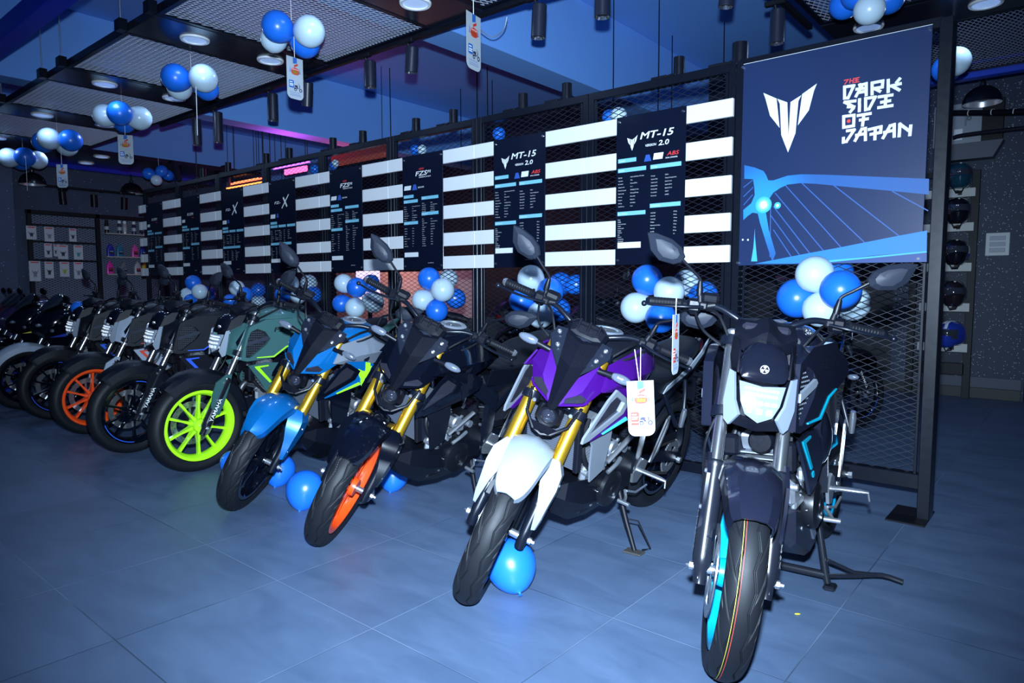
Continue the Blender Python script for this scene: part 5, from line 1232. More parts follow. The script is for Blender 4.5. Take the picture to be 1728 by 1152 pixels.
def build_sport(loc, hd, lean, steer, label, C, hi=0):
    """faired sport bike"""
    B = Bike(loc, hd, lean, steer, label, hi=hi)
    B.wheel(FA, .296, .104, True, C['rim'], stripe=C.get('stripe')); B.wheel(RA, .306, .135, False, C['rim'])
    B.rear_drive(); B.shock_front(False); B.engine_block(); B.frame_rear()
    prof = [(-.072, -.055), (-.066, -.006), (-.04, .010), (0, .016), (.04, .010), (.066, -.006), (.072, -.055), (.068, -.053), (.062, -.010), (0, .012), (-.062, -.010), (-.068, -.053)]
    cols = [[(FA.x + (rr + dr) * math.cos(R(a)), y * k, FA.z + (rr + dr) * math.sin(R(a))) for y, dr in prof] for a, k, rr in ((25, .6, .316), (50, .9, .322), (80, 1.1, .328), (110, 1, .326), (135, .8, .322))]
    B.P('front_mudguard', G().loft(cols, caps=False, sm=3), C['plate'], st=True)
    # nose
    secs = [ring(.62, .02, .80, .76, 18), ring(.58, .09, .855, .70, 18, 2.5), ring(.50, .15, .93, .66, 18, 2.5), ring(.40, .17, .985, .66, 18, 2.5), ring(.32, .165, .99, .70, 18, 2.5)]
    B.P('nose_fairing', G().loft(secs, sm=4), C['body'])
    for s_ in (1, -1):
        g = G().ball((.57, s_ * .075, .805), 1, 18, 10, (.03, .05, .018), Matrix.Rotation(R(s_ * -30), 3, 'Z')); B.P('headlight_lens', g, CLEAR)
        g = G(); side(g, [(.56, .72), (.40, .90), (.20, .86), (.05, .76), (.02, .60), (.10, .40), (-.02, .26), (.10, .22), (.30, .25), (.42, .42), (.50, .60)], .185, -.06, .03, .010, [[(.34, .62), (.22, .66), (.20, .52), (.30, .45)]])
        if s_ < 0: g = g.mirrored()
        S_ = B.P('side_fairing', g, C['body'])
        g = G(); side(g, [(.30, .30), (.05, .32), (.12, .42), (.36, .50)], .191, -.06, .03, .006); side(g, [(.52, .70), (.30, .76), (.10, .74), (.28, .71)], .191, -.06, .03, .006)
        if s_ < 0: g = g.mirrored()
        B.P('fairing_stripe', g, C['accent'], S_)
        g = G(); put_text(g, 'R15', (.26 if s_ > 0 else .10, s_ * .192, .36), (-s_, .06 if s_ > 0 else .06, 0), (0, 0, 1), .06, .004, .3, 'L', width=.16); B.P('fairing_lettering', g, C['letter'], S_, smooth=False)
        g = G().tube([(.40, s_ * .13, .98), (.43, s_ * .20, 1.03), (.42, s_ * .27, 1.06)], .007, n=8, smooth=3); M_ = B.P('mirror', g, PLAS)
        g = G().ball((.42, s_ * .32, 1.075), 1, 20, 12, (.022, .075, .035)); B.P('mirror_shell', g, PLAS, M_)
        g = G().tube([(.30, s_ * .10, .93), (.25, s_ * .24, .92), (.18, s_ * .33, .90)], [.011, .015, .016], n=12); B.P('grip', g, RUB, st=True)
    g = G().loft([ring(.53, .03, .955, .93, 14), ring(.48, .09, 1.0, .95, 14), ring(.40, .12, 1.075, .98, 14), ring(.36, .115, 1.085, .99, 14)], sm=3); B.P('windscreen', g, mat('smoked_screen', (.02, .025, .04), .05, coat=1))
    secs = [ring(.32, .08, .93, .80, 20), ring(.24, .13, .99, .77, 20), ring(.12, .15, 1.01, .76, 20), ring(0, .135, .96, .76, 20), ring(-.10, .09, .87, .77, 20), ring(-.15, .06, .82, .77, 20)]
    B.P('fuel_tank', G().loft(secs, sm=4), C['body'])
    secs = [ring(.25, .10, .30, .22, 14), ring(.05, .12, .26, .19, 14), ring(-.12, .09, .27, .22, 14)]; B.P('belly_pan', G().loft(secs, sm=3), C['body'])
    g = G().loft([ring(-.48, .09, .93, .86, 16), ring(-.60, .10, .96, .88, 16), ring(-.78, .07, 1.0, .93, 16), ring(-.88, .03, 1.02, .98, 16)], sm=3); B.P('tail_cowl', g, C['body'])
    seat_tail(B, C['body'], None)
    B.turn_signals(.50, .14, .76, st=False, L=.03)
    B.settle(); B.side_stand()
    return B

# ------------------------------------------------------------------ colours and the row
def paint(n, c, r=.25, metal=.3, coat=.6): return mat('paint_' + n, c, r, metal, coat)
BG = mat('gloss_black_paint', (.002, .003, .007), .10, coat=.6)
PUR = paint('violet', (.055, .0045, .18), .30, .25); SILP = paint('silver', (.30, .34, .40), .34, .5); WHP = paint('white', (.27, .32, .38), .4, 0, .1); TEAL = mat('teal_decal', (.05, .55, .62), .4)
BLU = paint('sky_blue', (.002, .13, .40), .30, .3); LIME = mat('lime_decal', (.35, .85, .02), .4); LIMEP = paint('lime_rim', (.45, .95, .015), .4, 0, .3)
ORG = paint('orange_rim', (.90, .075, .008), .35, 0, .4); CYN = paint('cyan_rim', (.0, .36, .62), .35, 0, .5); NIGHT = paint('midnight_blue', (.0105, .0125, .026), .20, .3, .8)
MGREY = paint('matte_grey', (.0045, .0062, .013), .42, .2, .05); TGREEN = paint('matte_teal_green', (.05, .14, .14), .4, .35, .2); LGREY = paint('light_grey', (.36, .42, .52), .4, .1, .2); BLP = paint('royal_blue', (.02, .05, .45), .3)

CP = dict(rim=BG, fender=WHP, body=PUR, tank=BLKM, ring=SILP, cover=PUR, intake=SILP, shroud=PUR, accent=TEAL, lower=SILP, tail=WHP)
CK = dict(rim=ORG, fender=BG, body=BG, tank=BG, ring=SILP, cover=BG, intake=BG, shroud=BG, accent=BLKM, lower=MGREY, tail=BG, logo=MGREY)
CB = dict(rim=BG, fender=BLU, body=BLU, tank=BLU, ring=SILP, cover=SILP, intake=BG, shroud=BLU, accent=LIME, lower=BG, tail=BG, logo=LIME)
b_p = build_mt((-1.723, 2.497), -87.5, 13.2, 25.9, 'naked motorcycle with violet headlight cowl, white front mudguard and gold forks', CP, hi=3)
b_k = build_mt((-2.625, 2.479), -87.2, 15.1, 31.1, 'gloss black naked motorcycle with orange wheels and gold forks', CK)
b_b = build_mt((-3.421, 2.462), -83.2, 15.4, 28.3, 'naked motorcycle with sky blue cowl and mudguard, silver tank cover and lime decals', CB)
CN = dict(rim=CYN, fender=NIGHT, plate=NIGHT, body=NIGHT, accent=mat('cyan_decal', (0, .26, .40), .4), letter=BLKM, bracket=mat('silver_bracket_near', (.21, .25, .32), .3, .3, coat=.5), bar=mat('pale_silver_paint', (.30, .35, .42), .25, .4, coat=.5), lens=mat('headlight_lens_flash_glow', (.11, .14, .19), .12, emis=(.75, .87, 1), es=.26, coat=1))  # lens emission stands in for flash glare on the headlight
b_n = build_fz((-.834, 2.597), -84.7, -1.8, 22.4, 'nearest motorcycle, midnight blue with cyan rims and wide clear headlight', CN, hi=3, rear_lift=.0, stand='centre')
base = dict(fender=MGREY)
b_g = build_fz((-4.21, 2.62), -90, 3, 2, 'matte teal green motorcycle with lime green front wheel', dict(rim=LIMEP, fender=MGREY, plate=TGREEN, body=TGREEN, accent=LIME, letter=BLKM), hi=1)
b_1 = build_fz((-5.03, 2.56), -90, 3, 4, 'dark grey motorcycle with blue striped black front wheel, left of the lime wheel one', dict(rim=BG, rim_r=ORG, stripe=STRIPE_B, fender=MGREY, plate=MGREY, body=MGREY, accent=STRIPE_B, letter=BLKM), hi=0)
b_2 = build_fz((-5.92, 2.60), -90, 3, 4, 'motorcycle with bright orange front wheel and light grey side plates', dict(rim=ORG, fender=MGREY, plate=LGREY, body=MGREY, accent=REDT, letter=BLKM), hi=0)
b_3 = build_fz((-6.80, 2.62), -90, 3, 4, 'dark motorcycle with faint blue striped front wheel, left of the orange wheel one', dict(rim=BG, stripe=STRIPE_B, fender=MGREY, plate=MGREY, body=MGREY, accent=STRIPE_B, letter=BLKM), hi=0)
CR = dict(rim=BG, plate=LGREY, body=BG, accent=BLP, letter=SILP)
b_4 = build_sport((-7.60, 2.60), -90, 6, 4, 'black faired sport motorcycle with blue lower stripe, first past the naked ones', CR)
b_5 = build_sport((-8.45, 2.62), -92, 6, 6, 'dark faired sport motorcycle with blue wheels at the left picture edge', dict(rim=BLP, plate=BG, body=BG, accent=mat('yellow_decal', (.6, .5, .03), .5), letter=SILP))
b_6 = build_sport((-9.35, 2.75), -92, 6, 6, 'dark faired sport motorcycle with violet tinted body, second from the end wall', dict(rim=BG, plate=MGREY, body=paint('dark_violet', (.05, .03, .12), .3), accent=BLP, letter=SILP))
b_7 = build_sport((-10.2, 2.9), -90, 6, 6, 'dark red tinted sport motorcycle nearest the end wall', dict(rim=BG, plate=MGREY, body=paint('dark_maroon', (.10, .02, .035), .3), accent=BLKM, letter=SILP))
BALLOONS = [
 (-1.062, 3.66, 1.211, 0.0938, 'w', 'upper white balloon in front of the mesh under the big poster', 'balloons tied to the partition mesh', -1.03, 3.771, 1.126),
 (-1.171, 3.743, 1.088, 0.104, 'b', 'left blue balloon in front of the mesh under the big poster', 'balloons tied to the partition mesh', -1.03, 3.771, 1.126),
 (-0.914, 3.567, 1.134, 0.0952, 'b', 'right blue balloon in front of the mesh under the big poster', 'balloons tied to the partition mesh', -1.03, 3.771, 1.126),
 (-1.025, 3.653, 1.034, 0.0896, 'w', 'lower white balloon in front of the mesh under the big poster', 'balloons tied to the partition mesh', -1.03, 3.771, 1.126),
 (-1.047, 4.0, 1.231, 0.084, 'b', 'blue balloon seen through the mesh under the big poster', 'balloons tied to the partition mesh', -1.03, 3.771, 1.126),
 (-0.963, 4.0, 1.059, 0.093, 'w', 'white balloon seen through the mesh under the big poster', 'balloons tied to the partition mesh', -1.03, 3.771, 1.126),
 (-2.065, 3.748, 1.191, 0.094, 'b', 'upper blue balloon in front of the mesh under the nearest specification board', 'balloons tied to the partition mesh', -1.972, 3.834, 1.093),
 (-1.905, 3.726, 1.119, 0.0914, 'w', 'right white balloon in front of the mesh under the nearest specification board', 'balloons tied to the partition mesh', -1.972, 3.834, 1.093),
 (-2.139, 3.747, 1.019, 0.096, 'w', 'left white balloon in front of the mesh under the nearest specification board', 'balloons tied to the partition mesh', -1.972, 3.834, 1.093),
 (-1.968, 3.748, 0.961, 0.093, 'b', 'lower blue balloon in front of the mesh under the nearest specification board', 'balloons tied to the partition mesh', -1.972, 3.834, 1.093),
 (-1.946, 4.037, 1.17, 0.0868, 'w', 'white balloon seen through the mesh under the nearest specification board', 'balloons tied to the partition mesh', -1.972, 3.834, 1.093),
 (-1.808, 4.0, 1.1, 0.084, 'b', 'blue balloon seen through the mesh under the nearest specification board', 'balloons tied to the partition mesh', -1.972, 3.834, 1.093),
 (-2.972, 3.747, 1.205, 0.095, 'w', 'upper white balloon in front of the mesh under the second specification board', 'balloons tied to the partition mesh', -2.902, 3.859, 1.092),
 (-2.802, 3.749, 1.119, 0.093, 'b', 'right blue balloon in front of the mesh under the second specification board', 'balloons tied to the partition mesh', -2.902, 3.859, 1.092),
 (-3.06, 3.751, 1.051, 0.088, 'b', 'left blue balloon in front of the mesh under the second specification board', 'balloons tied to the partition mesh', -2.902, 3.859, 1.092),
 (-2.888, 3.748, 0.955, 0.094, 'w', 'lower white balloon in front of the mesh under the second specification board', 'balloons tied to the partition mesh', -2.902, 3.859, 1.092),
 (-2.911, 4.015, 1.168, 0.0853, 'b', 'top blue balloon seen through the mesh under the second specification board', 'balloons tied to the partition mesh', -2.902, 3.859, 1.092),
 (-2.915, 4.0, 0.985, 0.086, 'b', 'bottom blue balloon seen through the mesh under the second specification board', 'balloons tied to the partition mesh', -2.902, 3.859, 1.092),
 (-2.766, 4.0, 1.164, 0.071, 'b', 'middle blue balloon seen through the mesh under the second specification board', 'balloons tied to the partition mesh', -2.902, 3.859, 1.092),
 (-4.008, 3.751, 1.213, 0.09, 'b', 'upper blue balloon in front of the mesh under the third specification board', 'balloons tied to the partition mesh', -3.979, 3.834, 1.101),
 (-3.853, 3.749, 1.124, 0.093, 'w', 'right white balloon in front of the mesh under the third specification board', 'balloons tied to the partition mesh', -3.979, 3.834, 1.101),
 (-4.089, 3.753, 1.042, 0.086, 'w', 'left white balloon in front of the mesh under the third specification board', 'balloons tied to the partition mesh', -3.979, 3.834, 1.101),
 (-3.923, 3.751, 0.96, 0.089, 'b', 'lower blue balloon in front of the mesh under the third specification board', 'balloons tied to the partition mesh', -3.979, 3.834, 1.101),
 (-4.04, 4.0, 1.215, 0.078, 'w', 'white balloon seen through the mesh under the third specification board', 'balloons tied to the partition mesh', -3.979, 3.834, 1.101),
 (-3.959, 4.0, 1.05, 0.083, 'b', 'blue balloon seen through the mesh under the third specification board', 'balloons tied to the partition mesh', -3.979, 3.834, 1.101),
 (-5.128, 3.753, 1.178, 0.085, 'w', 'upper white balloon in front of the mesh under the fourth specification board', 'balloons tied to the partition mesh', -5.047, 3.835, 1.077),
 (-4.937, 3.751, 1.141, 0.089, 'b', 'right blue balloon in front of the mesh under the fourth specification board', 'balloons tied to the partition mesh', -5.047, 3.835, 1.077),
 (-5.173, 3.755, 0.996, 0.081, 'b', 'left blue balloon in front of the mesh under the fourth specification board', 'balloons tied to the partition mesh', -5.047, 3.835, 1.077),
 (-4.967, 3.751, 0.963, 0.089, 'w', 'lower white balloon in front of the mesh under the fourth specification board', 'balloons tied to the partition mesh', -5.047, 3.835, 1.077),
 (-5.053, 4.0, 1.179, 0.082, 'b', 'blue balloon seen through the mesh under the fourth specification board', 'balloons tied to the partition mesh', -5.047, 3.835, 1.077),
 (-5.023, 4.0, 1.005, 0.098, 'w', 'white balloon seen through the mesh under the fourth specification board', 'balloons tied to the partition mesh', -5.047, 3.835, 1.077),
 (-5.992, 3.755, 1.187, 0.081, 'w', 'upper white balloon in front of the mesh under the fifth specification board', 'balloons tied to the partition mesh', -6.005, 3.856, 1.113),
 (-6.123, 3.754, 1.07, 0.083, 'b', 'blue balloon in front of the mesh under the fifth specification board', 'balloons tied to the partition mesh', -6.005, 3.856, 1.113),
 (-5.869, 3.759, 1.054, 0.075, 'w', 'lower white balloon in front of the mesh under the fifth specification board', 'balloons tied to the partition mesh', -6.005, 3.856, 1.113),
 (-6.069, 4.013, 1.188, 0.0843, 'w', 'white balloon seen through the mesh under the fifth specification board', 'balloons tied to the partition mesh', -6.005, 3.856, 1.113),
 (-5.97, 4.0, 1.068, 0.084, 'b', 'blue balloon seen through the mesh under the fifth specification board', 'balloons tied to the partition mesh', -6.005, 3.856, 1.113),
 (-7.024, 3.754, 1.133, 0.083, 'w', 'white balloon in front of the mesh under the sixth specification board', 'balloons tied to the partition mesh', -7.035, 3.859, 1.056),
 (-6.868, 3.755, 1.064, 0.082, 'b', 'right blue balloon in front of the mesh under the sixth specification board', 'balloons tied to the partition mesh', -7.035, 3.859, 1.056),
 (-7.199, 3.761, 0.996, 0.072, 'b', 'left blue balloon in front of the mesh under the sixth specification board', 'balloons tied to the partition mesh', -7.035, 3.859, 1.056),
 (-7.021, 4.0, 1.113, 0.079, 'b', 'blue balloon seen through the mesh under the sixth specification board', 'balloons tied to the partition mesh', -7.035, 3.859, 1.056),
 (-7.062, 4.026, 0.974, 0.0795, 'w', 'white balloon seen through the mesh under the sixth specification board', 'balloons tied to the partition mesh', -7.035, 3.859, 1.056),
 (-8.025, 3.75, 1.194, 0.09, 'b', 'upper blue balloon in front of the mesh under the seventh specification board', 'balloons tied to the partition mesh', -8.054, 3.793, 1.077),
 (-7.872, 3.751, 1.091, 0.089, 'w', 'right white balloon in front of the mesh under the seventh specification board', 'balloons tied to the partition mesh', -8.054, 3.793, 1.077),
 (-8.171, 3.749, 1.047, 0.091, 'w', 'left white balloon in front of the mesh under the seventh specification board', 'balloons tied to the partition mesh', -8.054, 3.793, 1.077),
 (-8.032, 3.717, 0.986, 0.0762, 'b', 'lower blue balloon in front of the mesh under the seventh specification board', 'balloons tied to the partition mesh', -8.054, 3.793, 1.077),
 (-8.169, 4.0, 1.066, 0.086, 'b', 'blue balloon seen through the mesh under the seventh specification board', 'balloons tied to the partition mesh', -8.054, 3.793, 1.077),
 (-2.425, 3.986, 2.274, 0.0548, 'w', 'small white balloon behind the mesh at the top left corner of the nearest specification board', 'small balloons behind the mesh above the boards', -2.425, 3.986, 2.274),
 (-2.516, 4.014, 2.286, 0.0482, 'b', 'small blue balloon behind the mesh beside the white one, left of the nearest board', 'small balloons behind the mesh above the boards', -2.516, 4.014, 2.286),
 (-3.486, 4.0, 2.307, 0.05, 'b', 'small blue balloon behind the mesh above the second specification board', 'small balloons behind the mesh above the boards', -3.486, 4.0, 2.307),
 (-4.435, 4.0, 2.311, 0.04, 'b', 'small blue balloon behind the mesh above the third specification board', 'small balloons behind the mesh above the boards', -4.435, 4.0, 2.311),
 (-4.346, 4.0, 2.3, 0.04, 'w', 'tiny white balloon behind the mesh above the third board', 'small balloons behind the mesh above the boards', -4.346, 4.0, 2.3),
 (-5.605, 4.012, 2.31, 0.0401, 'b', 'tiny blue balloon behind the mesh above the fourth board', 'small balloons behind the mesh above the boards', -5.605, 4.012, 2.31),
 (-5.9, 4.0, 2.307, 0.047, 'b', 'tiny blue balloon behind the mesh between the fourth and fifth boards', 'small balloons behind the mesh above the boards', -5.9, 4.0, 2.307),
 (-5.542, 3.988, 2.321, 0.0339, 'w', 'tiny white balloon behind the mesh beside the fourth board', 'small balloons behind the mesh above the boards', -5.542, 3.988, 2.321),
 (-4.018, 2.473, 2.792, 0.0976, 'b', 'left blue balloon of the nearest cluster under the left ceiling grid', 'balloons hanging in clusters under the ceiling', -4.018, 2.572, 2.766),
 (-3.858, 2.599, 2.761, 0.0975, 'w', 'right white balloon of the nearest cluster under the left ceiling grid', 'balloons hanging in clusters under the ceiling', -4.018, 2.572, 2.766),
 (-4.175, 2.541, 2.769, 0.0853, 'w', 'left white balloon of the nearest cluster under the left ceiling grid', 'balloons hanging in clusters under the ceiling', -4.018, 2.572, 2.766),
 (-4.019, 2.674, 2.743, 0.0934, 'b', 'right blue balloon of the nearest cluster under the left ceiling grid', 'balloons hanging in clusters under the ceiling', -4.018, 2.572, 2.766),
 (-5.616, 2.544, 2.798, 0.1084, 'b', 'left blue balloon of the second cluster under the left ceiling grid', 'balloons hanging in clusters under the ceiling', -5.613, 2.668, 2.782),
 (-5.45, 2.688, 2.795, 0.1085, 'w', 'right white balloon of the second cluster under the left ceiling grid', 'balloons hanging in clusters under the ceiling', -5.613, 2.668, 2.782),
 (-5.78, 2.649, 2.773, 0.0975, 'w', 'left white balloon of the second cluster under the left ceiling grid', 'balloons hanging in clusters under the ceiling', -5.613, 2.668, 2.782),
 (-5.605, 2.79, 2.763, 0.0924, 'b', 'right blue balloon of the second cluster under the left ceiling grid', 'balloons hanging in clusters under the ceiling', -5.613, 2.668, 2.782),
 (-7.383, 2.653, 2.803, 0.1096, 'w', 'left white balloon of the third cluster under the left ceiling grid', 'balloons hanging in clusters under the ceiling', -7.281, 2.77, 2.791),
 (-7.128, 2.692, 2.791, 0.1123, 'b', 'upper blue balloon of the third cluster under the left ceiling grid', 'balloons hanging in clusters under the ceiling', -7.281, 2.77, 2.791),
 (-7.195, 2.893, 2.795, 0.1157, 'w', 'right white balloon of the third cluster under the left ceiling grid', 'balloons hanging in clusters under the ceiling', -7.281, 2.77, 2.791),
 (-7.42, 2.842, 2.774, 0.1004, 'b', 'lower blue balloon of the third cluster under the left ceiling grid', 'balloons hanging in clusters under the ceiling', -7.281, 2.77, 2.791),
 (-8.989, 2.646, 2.8, 0.1198, 'w', 'left white balloon of the fourth cluster under the left ceiling grid', 'balloons hanging in clusters under the ceiling', -9.038, 2.741, 2.787),
 (-8.822, 2.804, 2.783, 0.12, 'b', 'right blue balloon of the fourth cluster under the left ceiling grid', 'balloons hanging in clusters under the ceiling', -9.038, 2.741, 2.787),
 (-9.268, 2.668, 2.801, 0.116, 'b', 'left blue balloon of the fourth cluster under the left ceiling grid', 'balloons hanging in clusters under the ceiling', -9.038, 2.741, 2.787),
 (-9.074, 2.845, 2.763, 0.1162, 'w', 'right white balloon of the fourth cluster under the left ceiling grid', 'balloons hanging in clusters under the ceiling', -9.038, 2.741, 2.787),
 (-10.707, 2.691, 2.802, 0.1223, 'w', 'left white balloon of the fifth cluster at the left picture edge', 'balloons hanging in clusters under the ceiling', -10.639, 2.827, 2.794),
 (-10.434, 2.793, 2.791, 0.1204, 'b', 'upper blue balloon of the fifth cluster at the left picture edge', 'balloons hanging in clusters under the ceiling', -10.639, 2.827, 2.794),
 (-10.572, 2.965, 2.794, 0.1156, 'w', 'right white balloon of the fifth cluster at the left picture edge', 'balloons hanging in clusters under the ceiling', -10.639, 2.827, 2.794),
 (-10.844, 2.86, 2.788, 0.1096, 'b', 'lower blue balloon of the fifth cluster at the left picture edge', 'balloons hanging in clusters under the ceiling', -10.639, 2.827, 2.794),
 (-10.534, 4.335, 2.785, 0.086, 'b', 'left blue balloon of the far small cluster left of the partition end', 'balloons hanging in clusters under the ceiling', -10.407, 4.423, 2.762),
 (-10.339, 4.437, 2.811, 0.086, 'b', 'middle blue balloon of the far small cluster left of the partition end', 'balloons hanging in clusters under the ceiling', -10.407, 4.423, 2.762),
 (-10.338, 4.357, 2.675, 0.077, 'w', 'white balloon of the far small cluster left of the partition end', 'balloons hanging in clusters under the ceiling', -10.407, 4.423, 2.762),
 (-10.419, 4.562, 2.775, 0.078, 'b', 'right blue balloon of the far small cluster left of the partition end', 'balloons hanging in clusters under the ceiling', -10.407, 4.423, 2.762),
 (-1.198, 4.523, 2.831, 0.085, 'b', 'left blue balloon of the cluster at the picture top above the big poster', 'balloons hanging in clusters under the ceiling', -1.074, 4.47, 2.8),
 (-1.018, 4.344, 2.705, 0.0835, 'w', 'white balloon of the cluster at the picture top above the big poster', 'balloons hanging in clusters under the ceiling', -1.074, 4.47, 2.8),
 (-0.979, 4.616, 2.837, 0.087, 'b', 'right blue balloon of the cluster at the picture top above the big poster', 'balloons hanging in clusters under the ceiling', -1.074, 4.47, 2.8),
 (-1.102, 4.397, 2.827, 0.0854, 'b', 'middle blue balloon of the cluster at the picture top above the big poster', 'balloons hanging in clusters under the ceiling', -1.074, 4.47, 2.8),
 (-0.775, 5.682, 2.696, 0.0978, 'w', 'white balloon of the pair beside the big poster right post', 'balloons hanging in clusters under the ceiling', -0.81, 5.766, 2.7),
 (-0.846, 5.85, 2.703, 0.0972, 'b', 'blue balloon of the pair beside the big poster right post', 'balloons hanging in clusters under the ceiling', -0.81, 5.766, 2.7),
 (-1.626, 1.931, 0.095, 0.097, 'b', 'blue balloon on the floor behind the white mudguard motorcycle front tyre, knot showing', 'balloons lying on the floor', -3.531, 2.263, 0.082),
 (-3.073, 1.981, 0.096, 0.098, 'b', 'blue balloon on the floor between the sky blue and the orange wheeled motorcycles', 'balloons lying on the floor', -3.531, 2.263, 0.082),
 (-2.957, 2.478, 0.086, 0.087, 'b', 'blue balloon on the floor just right of the orange wheel', 'balloons lying on the floor', -3.531, 2.263, 0.082),
 (-3.546, 2.121, 0.088, 0.09, 'b', 'blue balloon on the floor behind the sky blue motorcycle front tyre', 'balloons lying on the floor', -3.531, 2.263, 0.082),
 (-3.972, 2.056, 0.071, 0.073, 'b', 'blue balloon on the floor mostly hidden between the lime wheel and the next tyre', 'balloons lying on the floor', -3.531, 2.263, 0.082),
 (-2.907, 2.223, 0.062, 0.063, 'w', 'white balloon on the floor low behind the orange wheel', 'balloons lying on the floor', -3.531, 2.263, 0.082),
 (-4.663, 3.037, 0.069, 0.07, 'b', 'blue balloon on the floor in the shadow behind the sky blue motorcycle', 'balloons lying on the floor', -3.531, 2.263, 0.082),
 (-5.503, 2.28, 0.091, 0.093, 'b', 'blue balloon on the floor behind the blue striped wheel beside the lime wheel', 'balloons lying on the floor', -3.531, 2.263, 0.082),
 (-7.153, 2.272, 0.949, 0.066, 'b', 'blue balloon resting among the handlebars of the far dim motorcycles', '', -7.153, 2.272, 0.949),
]
# ------------------------------------------------------------------ balloons
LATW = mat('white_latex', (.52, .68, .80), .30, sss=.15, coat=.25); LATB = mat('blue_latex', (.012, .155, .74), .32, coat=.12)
def balloon_geo():
    pr = [(0, 1.0)]
    for i in range(1, 22):
        t = math.pi * i / 23; z = math.cos(t); r = math.sin(t) * (1.0 if z > 0 else 1 - .16 * abs(z) ** 1.5)
        pr.append((r, z * (1.0 if z > 0 else 1.16)))
    pr += [(.075, -1.175), (.045, -1.21), (.05, -1.24), (.09, -1.29), (.05, -1.30), (0, -1.29)]
    return G().lathe(pr, n=32)
_bl = {}
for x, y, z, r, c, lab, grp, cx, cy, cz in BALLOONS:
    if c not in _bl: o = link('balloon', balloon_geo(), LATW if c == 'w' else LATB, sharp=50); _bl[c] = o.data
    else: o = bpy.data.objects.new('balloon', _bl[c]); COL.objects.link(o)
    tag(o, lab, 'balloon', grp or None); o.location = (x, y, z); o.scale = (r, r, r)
    d = Vector((x - cx, y - cy, z - cz))
    if 'floor' in lab: d = Vector((-.65, .35, .62)) if 'knot' in lab else Vector((-.3, .5, .8))
    if d.length < .01: d = Vector((0, 0, 1))
    o.rotation_euler = d.to_track_quat('Z', 'Y').to_euler()

_seen = set()
for x, y, z, r, c, lab, grp, cx, cy, cz in BALLOONS:
    if 'ceiling' in grp and (cx, cy, cz) not in _seen:
        _seen.add((cx, cy, cz)); tag(link('balloon_string', G().tube([(cx, cy, cz), (cx + .004, cy, (cz + 3) / 2), (cx, cy, 3.012)], .0018, n=6), STR), 'short pale string tying the ' + lab.split(' of the ')[-1], 'string')

